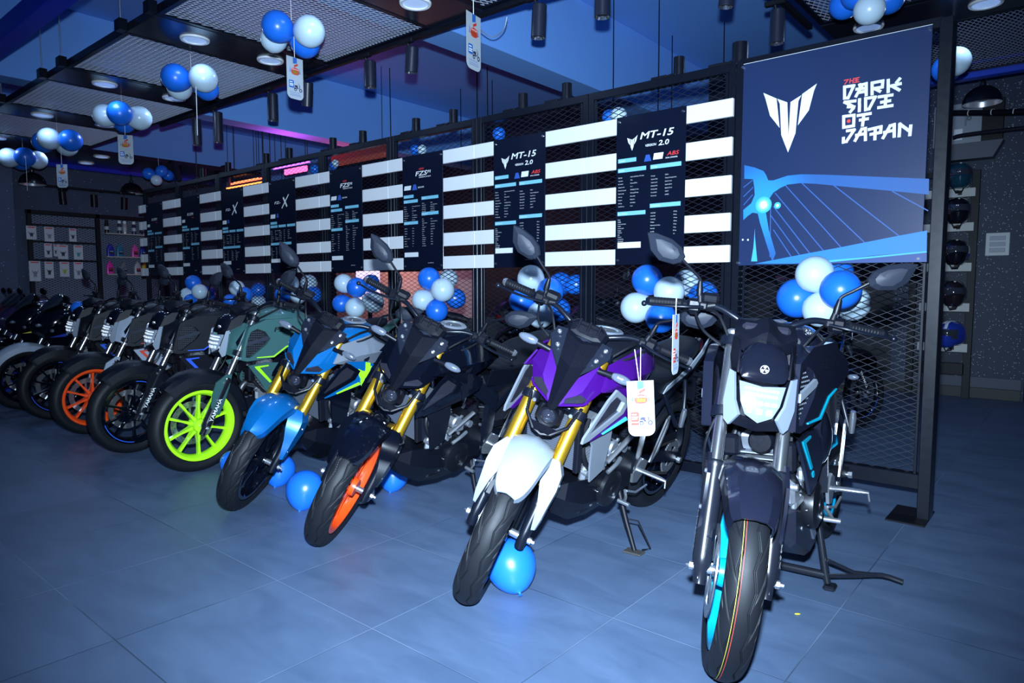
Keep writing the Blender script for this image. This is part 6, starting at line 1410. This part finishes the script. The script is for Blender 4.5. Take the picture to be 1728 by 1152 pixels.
# ------------------------------------------------------------------ hanging sale tags
CARD = mat('tag_card', (.34, .39, .43), .5); OR = mat('print_orange_red', (.50, .03, .015), .5); LIMEK = mat('print_lime', (.36, .42, .02), .5); BLK_INK = mat('print_black', (.02, .02, .06), .5); BLUEK = mat('print_bright_blue', (.015, .10, .40), .5)
def rrect(x0, z0, x1, z1, r, n=5, corners=(1, 1, 1, 1)):
    P = []
    for (cx, cz, a0), on in zip(((x1 - r, z1 - r, 0), (x0 + r, z1 - r, 90), (x0 + r, z0 + r, 180), (x1 - r, z0 + r, 270)), corners):
        if on: P += [(cx + r * math.cos(R(a0 + 90 * i / n)), cz + r * math.sin(R(a0 + 90 * i / n))) for i in range(n + 1)]
        else: P.append((x1 if a0 in (0, 270) else x0, z1 if a0 < 180 else z0))
    return P
def hang_tag(loc, rz, H, label, red=True, strings=((0, .1),), tilt=0.0, swing=0.0):
    """card hangs from loc (top centre)"""
    s = H / .168
    t = thing('hanging_tag', label, 'tag', loc, (tilt, swing, rz), 'printed sale tags on strings')
    W = .080
    g = G().plate(rrect(-W / 2, -.168, W / 2, 0, .022, 6, (0, 0, 1, 1)), (0, 0, 0), (1, 0, 0), (0, 0, 1), .0012); C_ = link('card', g, CARD, t)
    def pr(name, fn, m):
        g = G(); fn(g); h = G().join(g); h.v = [(-x, -y, z) for x, y, z in h.v]
        link(name, g, m, t, smooth=False); link(name, h, m, t, smooth=False)
    y = -.0011
    f = lambda g, p: flat(g, p, y, .0006); T = lambda g, tx, x, z, sz, **k: TX(g, tx, x, z, sz, y=y - .0006, res=1, **k)
    pr('blue_ribbon_print', lambda g: (f(g, [(-.009, -.001), (.010, -.001), (.010, -.022), (-.009, -.026)]), [f(g, [(a, -.062), (a + .004, -.062), (a + .002, -.038)]) for a in (-.026, .022)]), BLUEK)
    def crest(g):
        f(g, [(-.005, -.032), (.014, -.022), (.015, -.030), (-.004, -.040)])
        f(g, [(-.017, -.046), (0, -.040), (.018, -.044), (.021, -.062), (.014, -.068), (0, -.070), (-.014, -.068), (-.019, -.060)])
    pr('crest_print', crest, OR)
    if red: pr('offer_panel_print', lambda g: f(g, rrect(-.031, -.124, -.007, -.094, .004)), OR); pr('offer_strip_print', lambda g: f(g, rrect(-.031, -.134, -.007, -.127, .001)), OR)
    pr('panel_print', lambda g: (f(g, rrect(-.012, -.064, .014, -.053, .002)), None), LIMEK)
    pr('crest_lettering', lambda g: T(g, 'FESTIVE', -.015, -.051, .007, width=.031), PW)
    def wt(g):
        for k, (w_, z) in enumerate(((.014, -.103), (.018, -.111), (.016, -.117))): flat(g, [(-.028, z), (-.028 + w_, z), (-.028 + w_, z + .003), (-.028, z + .003)], y - .0006, .0004)
    pr('white_print', wt, PW)
    pr('word_print', lambda g: T(g, 'FEELING', -.0105, -.062, .0075, width=.023), OR)
    def bt(g):
        T(g, 'MOTORS', -.002, -.144, .008, width=.022); T(g, 'NOTUN', -.028, -.1445, .008, width=.023)
        if not red: f(g, rrect(-.031, -.124, -.007, -.094, .004))
        for z in (-.150, -.155): flat(g, [(-.026, z), (.026, z + .001), (.026, z + .002), (-.026, z + .001)], y, .0004)
    pr('blue_print', bt, BLUEK)
    def scoot(g):
        for cx, r in ((.0, .0065), (.026, .0075)): g.lathe([(r, 0), (r, .0004), (r * .55, .0004), (r * .55, 0)], (cx, y, -.128), (0, 1, 0), 16, closed=True)
        f(g, [(-.005, -.118), (-.003, -.112), (.006, -.110), (.012, -.112), (.011, -.118), (.016, -.123), (.010, -.125), (.004, -.119)]); f(g, [(.019, -.105), (.023, -.112), (.022, -.121), (.019, -.122), (.020, -.112)])
        g.bar((.015, y, -.101), (.022, y, -.112), .0012, .0006, up=(0, 1, 0)); f(g, [(-.006, -.121), (.004, -.121), (.006, -.127), (-.006, -.126)])
    pr('scooter_print', scoot, BLK_INK)
    g = G()
    for dx, L in strings: g.tube([(dx * .2, 0, -.006), (dx * .6, .001, L * .5), (dx, 0, L)], .0011, n=6)
    link('tag_string', g, STR, t)
    t.scale = (s, s, s); return t
hang_tag((-1.013, 1.805, .868), R(36), .168, 'printed white sale tag with red panel hanging from the violet motorcycle handlebar', True, ((-.012, .095), (.006, .10)), swing=R(-3))
hang_tag((-.894, 1.795, 1.071), R(104), .172, 'white sale tag turned nearly edge on, hanging from the nearest motorcycle grip', True, ((0, .045),))
hang_tag((-3.987, 2.571, 2.62), R(94), .262, 'turned white sale tag below the nearest ceiling balloon cluster', False, ((0, .09),))
hang_tag((-7.252, 2.779, 2.62), R(55), .28, 'white sale tag below the third ceiling balloon cluster', False, ((0, .08),))
hang_tag((-8.977, 2.752, 2.53), R(40), .26, 'white sale tag below the fourth ceiling balloon cluster', False, ((0, .14),))
hang_tag((-2.764, 2.952, 2.70), R(100), .31, 'turned white sale tag hanging at the picture top with no balloons', False, ((0, .15),))
def cord(a, b, label): return tag(link('balloon_string', G().tube([a, ((a[0] + b[0]) / 2 + .004, (a[1] + b[1]) / 2, (a[2] + b[2]) / 2), b], .0022, n=6), STR), label, 'string')
cord((-5.44, 2.62, 2.84), (-5.44, 2.62, 2.34), 'pale string hanging under the second ceiling balloon cluster'); cord((-10.25, 2.75, 2.78), (-10.25, 2.75, 2.35), 'pale string hanging under the balloons at the left picture edge')

# ------------------------------------------------------------------ dome pendants and far track
DOMEM = mat('dome_black_enamel', (.006, .007, .012), .3, coat=.4); DOMEI = mat('dome_inner_silver', (.7, .72, .78), .3, .6)
def dome(x, y, z, r, top, label):
    t = thing('dome_pendant', label, 'pendant lamp', (x, y, z), group='black dome pendants')
    g = G().lathe([(r, 0)] + [(r * math.cos(R(a)), r * 1.02 * math.sin(R(a))) for a in range(6, 84, 8)] + [(r * .16, r * 1.02), (r * .16, r * 1.2), (r * .1, r * 1.26), (0, r * 1.26)], n=40); link('dome_shade', g, DOMEM, t)
    g = G().lathe([(r * .985, 0)] + [(r * .965 * math.cos(R(a)), r * .97 * math.sin(R(a))) for a in range(6, 90, 8)] + [(0, r * .97)], n=40); g.lathe([(r * .45, r * .25), (0, r * .12)], n=24); link('dome_lining', g, DOMEI, t)
    g = G().cyl((0, 0, r * 1.1), (0, 0, top - z), .02 if r > .2 else .012, n=12); link('pendant_stem', g, BLKM, t); return t
dome(-11.6, 3.18, 2.60, .17, 2.97, 'black dome pendant at the left picture edge in front of the far corner'); dome(-12.0, 4.66, 2.66, .17, 2.97, 'black dome pendant above the bottle shelves, left of the partition end')
dome(-.86, 8.05, 2.90, .165, 3.4, 'large black dome pendant with lit lining at the right, beyond the poster')
t = thing('track_lamp_bar', 'black track with three hanging cylinder lamps on the end wall above the accessory rack', 'track', (-12.15, 4.2, 2.67))
link('track', G().box((0, 0, 0), (.05, 1.7, .035), b=.004).box((-.08, .1, 0), (.14, .03, .03)), BLKM, t)
for y in (-.49, -.05, .40):
    g = G().cyl((0, y, -.02), (0, y, -.08), .012, n=10); g.lathe([(0, 0), (.05, 0), (.05, -.19), (.042, -.19), (.04, -.17), (0, -.17)], (0, y, -.07), (0, y * .12, 1), 20); link('lamp_head', g, BLK, t)

# ------------------------------------------------------------------ accessory rack on the end wall
XR = -12.2
t = thing('accessory_rack', 'black mesh display rack against the end wall with hooks and three shelves', 'rack', (XR, 4.2, 0))
Mr = Matrix.Translation((-XR, -4.2, 0))
g = G()
for y in (3.27, 4.20, 5.25): g.box((XR, y, 1.15), (.05, .06, 2.3), b=.003)
g.box((XR, 4.25, 2.27), (.05, 2.04, .06), b=.003); g.box((XR, 4.25, .10), (.05, 2.04, .06), b=.003)
for z in (2.08, 1.83, 1.55): g.box((XR, 3.74, z), (.03, .9, .03), b=.002)
link('rack_frame', g.xf(Mr), BLKM, t)
for y0, y1 in ((3.31, 4.16), (4.24, 5.21)): link('mesh_sheet', strands((XR - .01, y0, .13), (0, 1, 0), (0, 0, 1), y1 - y0, 2.1, .075, .036, .008, .003).xf(Mr), mat('rack_mesh', (.22, .26, .34), .5, .2), t)
for z in (1.995, 1.625, 1.345): link('rack_shelf', G().box((XR + .10, 4.72, z), (.20, .94, .018), b=.002).xf(Mr), mat('shelf_cream', (.45, .42, .38), .5), t)
link('rack_hook', G().box((0, 0, 0), (.001, .001, .001)), BLKM, t) if False else None
BAG = mat('packet_plastic', (.62, .68, .72), .15, coat=.8); STK = [mat('sticker_dark', (.03, .03, .05), .4), mat('sticker_grey', (.22, .25, .30), .35), mat('sticker_red', (.35, .04, .05), .4), mat('sticker_lime', (.30, .50, .05), .4), mat('sticker_teal', (.05, .30, .32), .4)]
pk = [(3.20, 2.05, .13, .20, 0, 'top row, leftmost'), (3.43, 2.05, .13, .22, 1, 'top row, second'), (3.76, 2.045, .10, .20, 0, 'top row, rightmost and narrow'), (3.42, 1.80, .10, .21, 0, 'middle row, leftmost'), (3.54, 1.79, .055, .18, 0, 'middle row, thin and half hidden'), (3.595, 1.79, .14, .22, 0, 'middle row, wide one'), (3.81, 1.79, .13, .22, 4, 'middle row, rightmost'), (3.21, 1.53, .15, .30, 1, 'bottom row, leftmost with crinkled side'), (3.41, 1.525, .12, .25, 0, 'bottom row, second'), (3.61, 1.53, .13, .23, 3, 'bottom row, with a lime green piece'), (3.80, 1.53, .13, .26, 1, 'bottom row, rightmost')]
for y, z, w_, h_, sm, wh in pk:
    t = thing('sticker_packet', 'clear packet with decal on the accessory rack, ' + wh, 'packet', (-12.10, y + w_ / 2, z), group='packets on the accessory rack')
    g = G().loft([[(x, (yy) * k, zz) for yy, zz in ((-w_ / 2, 0), (w_ / 2, 0), (w_ / 2, -h_), (-w_ / 2, -h_))] for x, k in ((-.006, 1), (0, 1.0), (.006, .97))]); link('packet_sleeve', g, BAG, t)
    g = G().box((.009, 0, -.02), (.002, w_ * .7, .016)); link('header_strip', g, PR, t)
    c = h_ * .58; g = G()
    P_ = [(-.8, .5), (-.3, .1), (0, .3), (.3, .1), (.8, .5), (.35, -.2), (.3, -.8), (0, -.5), (-.3, -.8), (-.35, -.2)]
    g.plate([(a * w_ * .42, -c + b * h_ * .32) for a, b in P_], (.009, 0, 0), (0, 1, 0), (0, 0, 1), .002); link('decal', g, STK[sm], t)
# bottles and cans
def bottle(y, z, col, label, kind='oil', k=1.0):
    t = thing('oil_bottle' if kind == 'oil' else 'spray_can', label, 'bottle' if kind == 'oil' else 'can', (-12.08, y, z + .0095), (0, 0, R(15)))
    if kind == 'oil':
        B_ = lambda x, w_, zz: [(.032 * (1 if abs(a) else 1) * x * math.copysign(abs(math.cos(R(a))) ** .6, math.cos(R(a))), w_ * math.copysign(abs(math.sin(R(a))) ** .6, math.sin(R(a))), zz) for a in range(0, 360, 20)]
        g = G().loft([B_(1, .068, 0), B_(1, .07, .02), B_(1, .07, .13), B_(.95, .055, .18), B_(.7, .030, .215), B_(.5, .018, .225)]); link('bottle_body', g.xf(Matrix.Scale(k, 4)), mat('bottle_' + label.split()[0], col, .3, coat=.4), t)
        link('cap', G().lathe([(.019, .222), (.019, .25), (0, .25)], n=18).xf(Matrix.Scale(k, 4)), mat('cap_' + label.split()[0], tuple(c * .7 for c in col), .4), t)
        link('bottle_label', G().box((.033, 0, .08), (.002, .085, .07)).xf(Matrix.Scale(k, 4)), mat('label_dark', (.04, .03, .06), .4), t)
        link('label_band', G().box((.0345, 0, .095), (.002, .07, .016)).xf(Matrix.Scale(k, 4)), PR if col[0] > .3 else PC, t)
    else:
        link('can_body', G().lathe([(0, 0), (.03, 0), (.031, .01), (.031, .14), (.022, .155), (.022, .158)], n=22).xf(Matrix.Scale(k, 4)), mat('can_' + label.split()[0], col, .3, .3), t)
        link('cap', G().lathe([(.023, .156), (.023, .195), (.019, .20), (0, .20)], n=20).xf(Matrix.Scale(k, 4)), PW if col[0] > .2 or 'blue' in label else BLKM, t)
        link('can_band', G().lathe([(.0315, .05), (.0315, .10)], n=22).xf(Matrix.Scale(k, 4)), PG, t)
for y, c, l in ((4.29, (.02, .02, .02), 'black spray can alone at the left of the top shelf'), (4.48, (.05, .06, .12), 'slim dark blue and white can, middle of the top shelf'), (4.56, (.5, .5, .48), 'white capped pale can right of the slim one, top shelf'), (4.70, (.04, .05, .12), 'blue and white can toward the right of the top shelf'), (4.85, (.04, .04, .10), 'dark can at the partition end of the top shelf')): bottle(y, 1.995, c, l, 'can', 1.05)
for y, z, c, l in ((4.33, 1.625, (.02, .04, .40), 'navy oil bottle leftmost on the middle shelf'), (4.47, 1.625, (.02, .22, .35), 'teal oil bottle second on the middle shelf'), (4.70, 1.625, (.80, .10, .42), 'pink oil bottle on the middle shelf beside the navy one'), (4.83, 1.625, (.02, .04, .40), 'indigo oil bottle at the partition end of the middle shelf'), (4.31, 1.345, (.80, .05, .42), 'magenta oil bottle at the left of the bottom shelf'), (4.52, 1.345, (.18, .19, .22), 'grey oil bottle in the middle of the bottom shelf'), (4.73, 1.345, (.45, .46, .50), 'silver oil bottle with red band on the bottom shelf'), (4.85, 1.345, (.60, .36, .04), 'golden oil bottle at the partition end of the bottom shelf')): bottle(y, z, c, l, 'oil', .84)

# ------------------------------------------------------------------ right side: helmet rack, meter box, pipes, switch plate
t = thing('helmet_rack', 'tall narrow black mesh rack with five pale shelf strips holding helmets', 'rack', (-1.07, 8.35, 0))
Mh = Matrix.Translation((1.07, -8.35, 0))
g = G()
for x in (-1.42, -.905): g.box((x, 8.36, 1.16), (.07, .05, 2.32), b=.003)
g.box((-1.15, 8.36, 2.30), (.45, .05, .06), b=.003); g.box((-1.15, 8.36, .30), (.45, .05, .12), b=.003); link('rack_frame', g.xf(Mh), BLKM, t)
link('mesh_sheet', strands((-1.39, 8.37, .34), (1, 0, 0), (0, 0, 1), .46, 1.93, .05, .028, .004, .003).xf(Mh), MESHM, t)
HX = [(2.085, 'deep teal full face helmet on the top strip of the helmet rack', (.01, .06, .10), None), (1.745, 'black full face helmet second from the top of the helmet rack', (.008, .008, .014), None), (1.345, 'black and royal blue helmet on the middle strip of the helmet rack', (.01, .012, .03), (.01, .03, .40)), (.94, 'dark brown black helmet fourth from the top of the helmet rack', (.02, .014, .018), None), (.53, 'blue and white striped helmet lowest on the helmet rack', (.02, .05, .42), (.75, .8, .85))]
for i, (z, lb, c, c2) in enumerate(HX):
    link('shelf_strip', G().box((-1.11, 8.20, z), (.44, .02, .085), b=.002).xf(Mh), mat('strip_pale', (.50, .52, .50), .5), t)
    link('shelf_bracket', G().box((-1.02, 8.187, z), (.035, .012, .045), b=.002).box((-1.02, 8.08, z - .004), (.03, .22, .012)).xf(Mh), BLKM, t)
    h = thing('helmet', lb, 'helmet', (-1.02, 8.03, z + .150), (0, 0, R(-72 if i < 4 else -118)), 'helmets on the rack')
    # shell: x forward
    prof = []
    secs = []
    for j in range(13):
        th = -62 + j * 12.6; zz = .125 * math.sin(R(th)); k = max(.05, math.cos(R(th))) ** .75
        ch = 1.0 + (.10 if th < -10 else 0)
        secs.append([((.145 * k * ch + (.012 if th < -10 else 0)) * math.cos(R(a)) - (.015 if math.cos(R(a)) < 0 else 0), .118 * k * math.sin(R(a)), zz - (.02 if (th < -30 and math.cos(R(a)) > .3) else 0)) for a in range(0, 360, 15)])
    link('helmet_shell', G().loft(secs), mat('helmet_paint_%s' % lb.split()[0], c, .12, .2, coat=1), h)
    g = G(); rows = []
    for th in (-22, -8, 8, 22): rows.append([(.150 * math.cos(R(th)) ** .6 * math.cos(R(a)) + .006, .124 * math.cos(R(th)) ** .6 * math.sin(R(a)), .125 * math.sin(R(th)) + .002) for a in range(-72, 73, 12)])
    g.panel([[rows[r][k], rows[r][k + 1], rows[r + 1][k + 1], rows[r + 1][k]] for r in range(3) for k in range(12)], .003); link('visor', g, mat('visor_smoke', (.03, .035, .05), .05, coat=1), h)
    g = G().lathe([(0, .0), (.010, 0), (.010, .003), (0, .003)], (.085, 0, .108), (.5, 0, .85), 14); link('helmet_badge', g, PW, h)
    g = G().tube([(.03, .05, -.11), (.02, .03, -.16), (.03, -.02, -.17), (.03, -.05, -.11)], .006, n=8); link('chin_strap', g, BLKM, h)
    if c2:
        g = G()
        for a0 in ((-18, 18) if i == 4 else (-60, 60)):
            pts = []
            g.tube([(.150 * math.cos(R(e)) * math.cos(R(a0)) * 1.0, .124 * math.cos(R(e)) * math.sin(R(a0)) + .0, .128 * math.sin(R(e))) for e in ((25, 45, 65, 85, 105, 125) if i == 4 else (-45, -30, -10))], (.016 if i == 4 else .022), n=8, flat=.4)
        link('helmet_stripe', g, mat('helmet_stripe_%d' % i, c2, .2, coat=.8), h)
t = thing('meter_panel', 'grey painted electrical panel with conduit above the sloped dark duct', 'panel', (-1.05, 8.44, 2.8))
link('panel_board', G().box((0, -.01, 0), (.52, .03, .42), b=.004), mat('panel_grey', (.28, .32, .38), .5), t)
g = G().tube([(-.18, -.04, .13), (-.02, -.04, .15), (.02, -.04, .12), (.02, -.04, -.02)], .008, n=10, smooth=4); g.ball((-.12, -.04, .04), .03, 14, 10); g.ball((.05, -.04, .05), .022, 14, 10); link('conduit', g, mat('grey_pvc', (.22, .26, .30), .5), t)
link('paper_label', G().box((-.04, -.028, -.10), (.075, .003, .11)), PW, t)
g = G(); g.plate([(-.22, .0), (.36, 0), (.28, -.16), (-.22, -.16)], (0, -.10, -.22), (1, 0, 0), (0, 0.0, 1), .16); tag(link('duct_hood', g.xf(Matrix.Translation((-1.05, 8.42, 2.8))), mat('duct_grey', (.07, .08, .11), .5)), 'dark grey sloped duct hood under the electrical panel', 'duct')
tag(link('wall_column', G().box((-.80, 8.42, 2.78), (.18, .07, .46), b=.003), BLKM), 'black upright box below the large dome pendant', 'box')
g = G().tube([(-1.12, 8.30, 2.90), (-.9, 8.2, 2.85), (-.5, 8.0, 2.76), (.4, 7.6, 2.6)], .028, n=16, smooth=4); t = thing('insulated_pipe', 'black wrapped pipe running from the electrical panel to the right', 'pipe'); link('pipe_sleeve', g, BLKM, t)
g = G()
for p in ((-.98, 8.235, 2.868), (-.78, 8.13, 2.825), (-.60, 8.045, 2.785)): g.lathe([(.030, -.004), (.030, .004)], p, (1, -.45, -.2), 16)
link('cable_tie', g, STR, t)
tag(link('lower_pipe', G().tube([(-1.12, 8.34, 2.66), (-.9, 8.3, 2.67), (.4, 8.1, 2.62)], .022, n=14, smooth=4), mat('foil_black', (.03, .03, .045), .25, .5, bump=.6, nscale=60)), 'glossy black lower pipe along the top of the duct hood', 'pipe')
t = thing('switch_plate', 'pale wall plate with three rows of switches on the speckled right wall', 'switch', (-.71, 8.452, 1.575))
link('plate', G().box((0, 0, 0), (.20, .012, .23), b=.004), mat('plate_ivory', (.50, .54, .56), .4), t)
for z in (.06, 0, -.06):
    link('switch_row', G().box((0, -.008, z), (.13, .008, .042), b=.002), mat('switch_grey', (.28, .31, .36), .4), t)

# ------------------------------------------------------------------ behind the partition: more motorcycles and lit signage
for i, (x, y, rz, src, lb) in enumerate(((-1.72, 5.45, 60, b_3, 'dark motorcycle behind the mesh under the big poster, facing the right wall'), (-2.7, 5.45, 60, b_3, 'dark motorcycle behind the mesh under the nearest specification board'), (-3.7, 5.5, 62, b_3, 'dark motorcycle behind the mesh under the second specification board'), (-4.7, 5.5, 60, b_3, 'dark motorcycle behind the mesh under the third specification board'))):
    e = src.root.rotation_euler; dup(src.root, (x, y, src.root.location.z), (e.x, e.y, R(rz)), lb)
def led(x0, x1, y, z, m, label, h=.03):
    t = thing('led_strip', label, 'light', ((x0 + x1) / 2, y, z), group='lit coloured strips behind the partition')
    link('strip_diffuser', G().box((0, 0, 0), (x1 - x0, .03, h), b=.004), m, t)
    for s_ in (-.45, .45): link('strip_hanger', G().cyl((s_ * (x1 - x0), 0, h / 2), (s_ * (x1 - x0), 0, ZS - z), .004, n=6), BLKM, t)
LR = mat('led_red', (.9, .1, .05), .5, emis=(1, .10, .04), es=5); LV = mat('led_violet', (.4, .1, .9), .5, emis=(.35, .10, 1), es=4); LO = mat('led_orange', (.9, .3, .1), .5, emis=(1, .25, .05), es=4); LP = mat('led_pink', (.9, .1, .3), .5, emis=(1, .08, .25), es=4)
led(-10.7, -9.65, 5.6, 2.78, LR, 'red light strip seen through the mesh above the farther FZ-X board', .022); led(-10.7, -9.65, 5.6, 2.725, LO, 'orange light strip just below the red one, behind the mesh', .018)
led(-10.3, -9.64, 5.5, 2.88, LV, 'short violet light strip above the red strip, behind the mesh', .02); led(-9.3, -8.38, 5.6, 2.885, LV, 'long violet light strip behind the mesh above the nearer FZ-X board', .025)
led(-9.0, -8.45, 5.6, 2.80, LP, 'short pink glowing panel behind the mesh under the long violet strip', .075); led(-7.86, -6.75, 5.6, 2.83, mat('red_reflection_glow', (.5, .1, .05), .5, emis=(1, .16, .08), es=.05), 'added dim panel imitating a red reflection behind the mesh above the fourth board', .16)  # last panel is added, its faint glow imitates a red reflection
led(-11.4, -10.6, 6.1, 2.93, LO, 'added glowing strip imitating orange light on the far end of the ceiling', .03)  # strip added to imitate the orange-lit end of the ceiling panel
tag(link('display_wall', G().box((-8.3, 7.2, .69), (3.4, .08, 1.38), b=.004), mat('warm_display', (.55, .42, .38), .6)), 'pale warm lit display wall behind the partition mesh', 'wall display')
t = thing('lit_screen', 'small glowing violet white screen on a stand behind the mesh under the boards', 'screen', (-7.9, 6.2, 0))
link('screen_face', G().box((0, 0, 1.12), (.5, .05, .5), b=.01), mat('screen_glow', (.7, .6, .9), .3, emis=(.75, .6, 1), es=1.6), t); link('screen_stand', G().box((0, .03, .45), (.05, .04, .9)).box((0, .03, .01), (.35, .3, .02)), BLKM, t)
# flower petals on the floor
for i, (x, y, lb) in enumerate(((-4.52, .74, 'orange petal on the floor near the left picture edge, upper one'), (-3.0, .60, 'orange petal on the floor in the lower left corner'), (-3.9, .72, 'faint orange petal between the two others at the left'), (-.72, 2.42, 'yellow petal on the floor right of the nearest front wheel'))):
    g = G().ball((0, 0, .003), 1, 12, 6, (.011, .006, .0025)); o = link('petal', g, mat('petal_orange', (.85, .40, .03), .6) if i < 3 else mat('petal_yellow', (.7, .6, .05), .6)); o.location = (x, y, 0); o.rotation_euler = (0, 0, i * 1.3); tag(o, lb, 'petal')
# ------------------------------------------------------------------ camera and light
cam = bpy.data.cameras.new('camera'); cam.sensor_width = 36; cam.lens = 24.0; cam.clip_start = .02; cam.clip_end = 60
co = bpy.data.objects.new('camera', cam); COL.objects.link(co); scene.camera = co
co.location = (0, 0, 1.15); co.rotation_euler = (R(90 - 4.6), 0, R(40))
def light(kind, name, loc, energy, col, size=.1, rot=(0, 0, 0), **k):
    l = bpy.data.lights.new(name, kind); l.energy = energy; l.color = col
    if kind == 'AREA': l.size = size
    elif kind in ('POINT', 'SPOT'): l.shadow_soft_size = size
    for a, b in k.items(): setattr(l, a, b)
    o = bpy.data.objects.new(name, l); COL.objects.link(o); o.location = loc; o.rotation_euler = rot; return o
# the photographer's hot-shoe flash
light('SPOT', 'camera_flash', (-.01, .01, 1.33), 1650, (.62, .80, 1.0), .03, (R(90 - 4.6), 0, R(40)), spot_size=R(99), spot_blend=.95)
# downlights in the ceiling grid
for k in range(5):
    for y in (2.52, 3.14): light('AREA', 'downlight_glow', (-3.46 - 1.76 * k, y, ZG - .03), 2.5, (.45, .65, 1), .16)
light('AREA', 'downlight_glow', (-1.29, 5.5, ZG - .03), 3, (.5, .7, 1), .16); light('AREA', 'downlight_glow', (-.6, 5.54, ZG - .03), 3, (.5, .7, 1), .16)
# red, orange and violet signage glow behind the partition
light('AREA', 'led_red_glow', (-8.5, 6.2, 2.6), 7, (1, .10, .16), .6, (R(180), 0, 0))
light('AREA', 'led_violet_glow', (-6.8, 6.2, 2.9), 5, (.55, .15, 1), .6, (R(0), 0, 0))
light('AREA', 'warm_display_glow', (-8.3, 6.3, 1.9), 14, (1, .50, .42), .5, (R(50), 0, 0))
light('AREA', 'magenta_beam_glow', (-8.0, 5.0, 2.75), 5, (1, .08, .45), .3, (R(180), 0, 0))
w = bpy.data.worlds.new('world'); scene.world = w; w.use_nodes = True
bg = w.node_tree.nodes['Background']; bg.inputs[0].default_value = (.10, .22, .60, 1); bg.inputs[1].default_value = .05
vs = scene.view_settings; vs.view_transform = 'Standard'; vs.look = 'None'; vs.exposure = .08; vs.gamma = 1; vs.use_curve_mapping = False
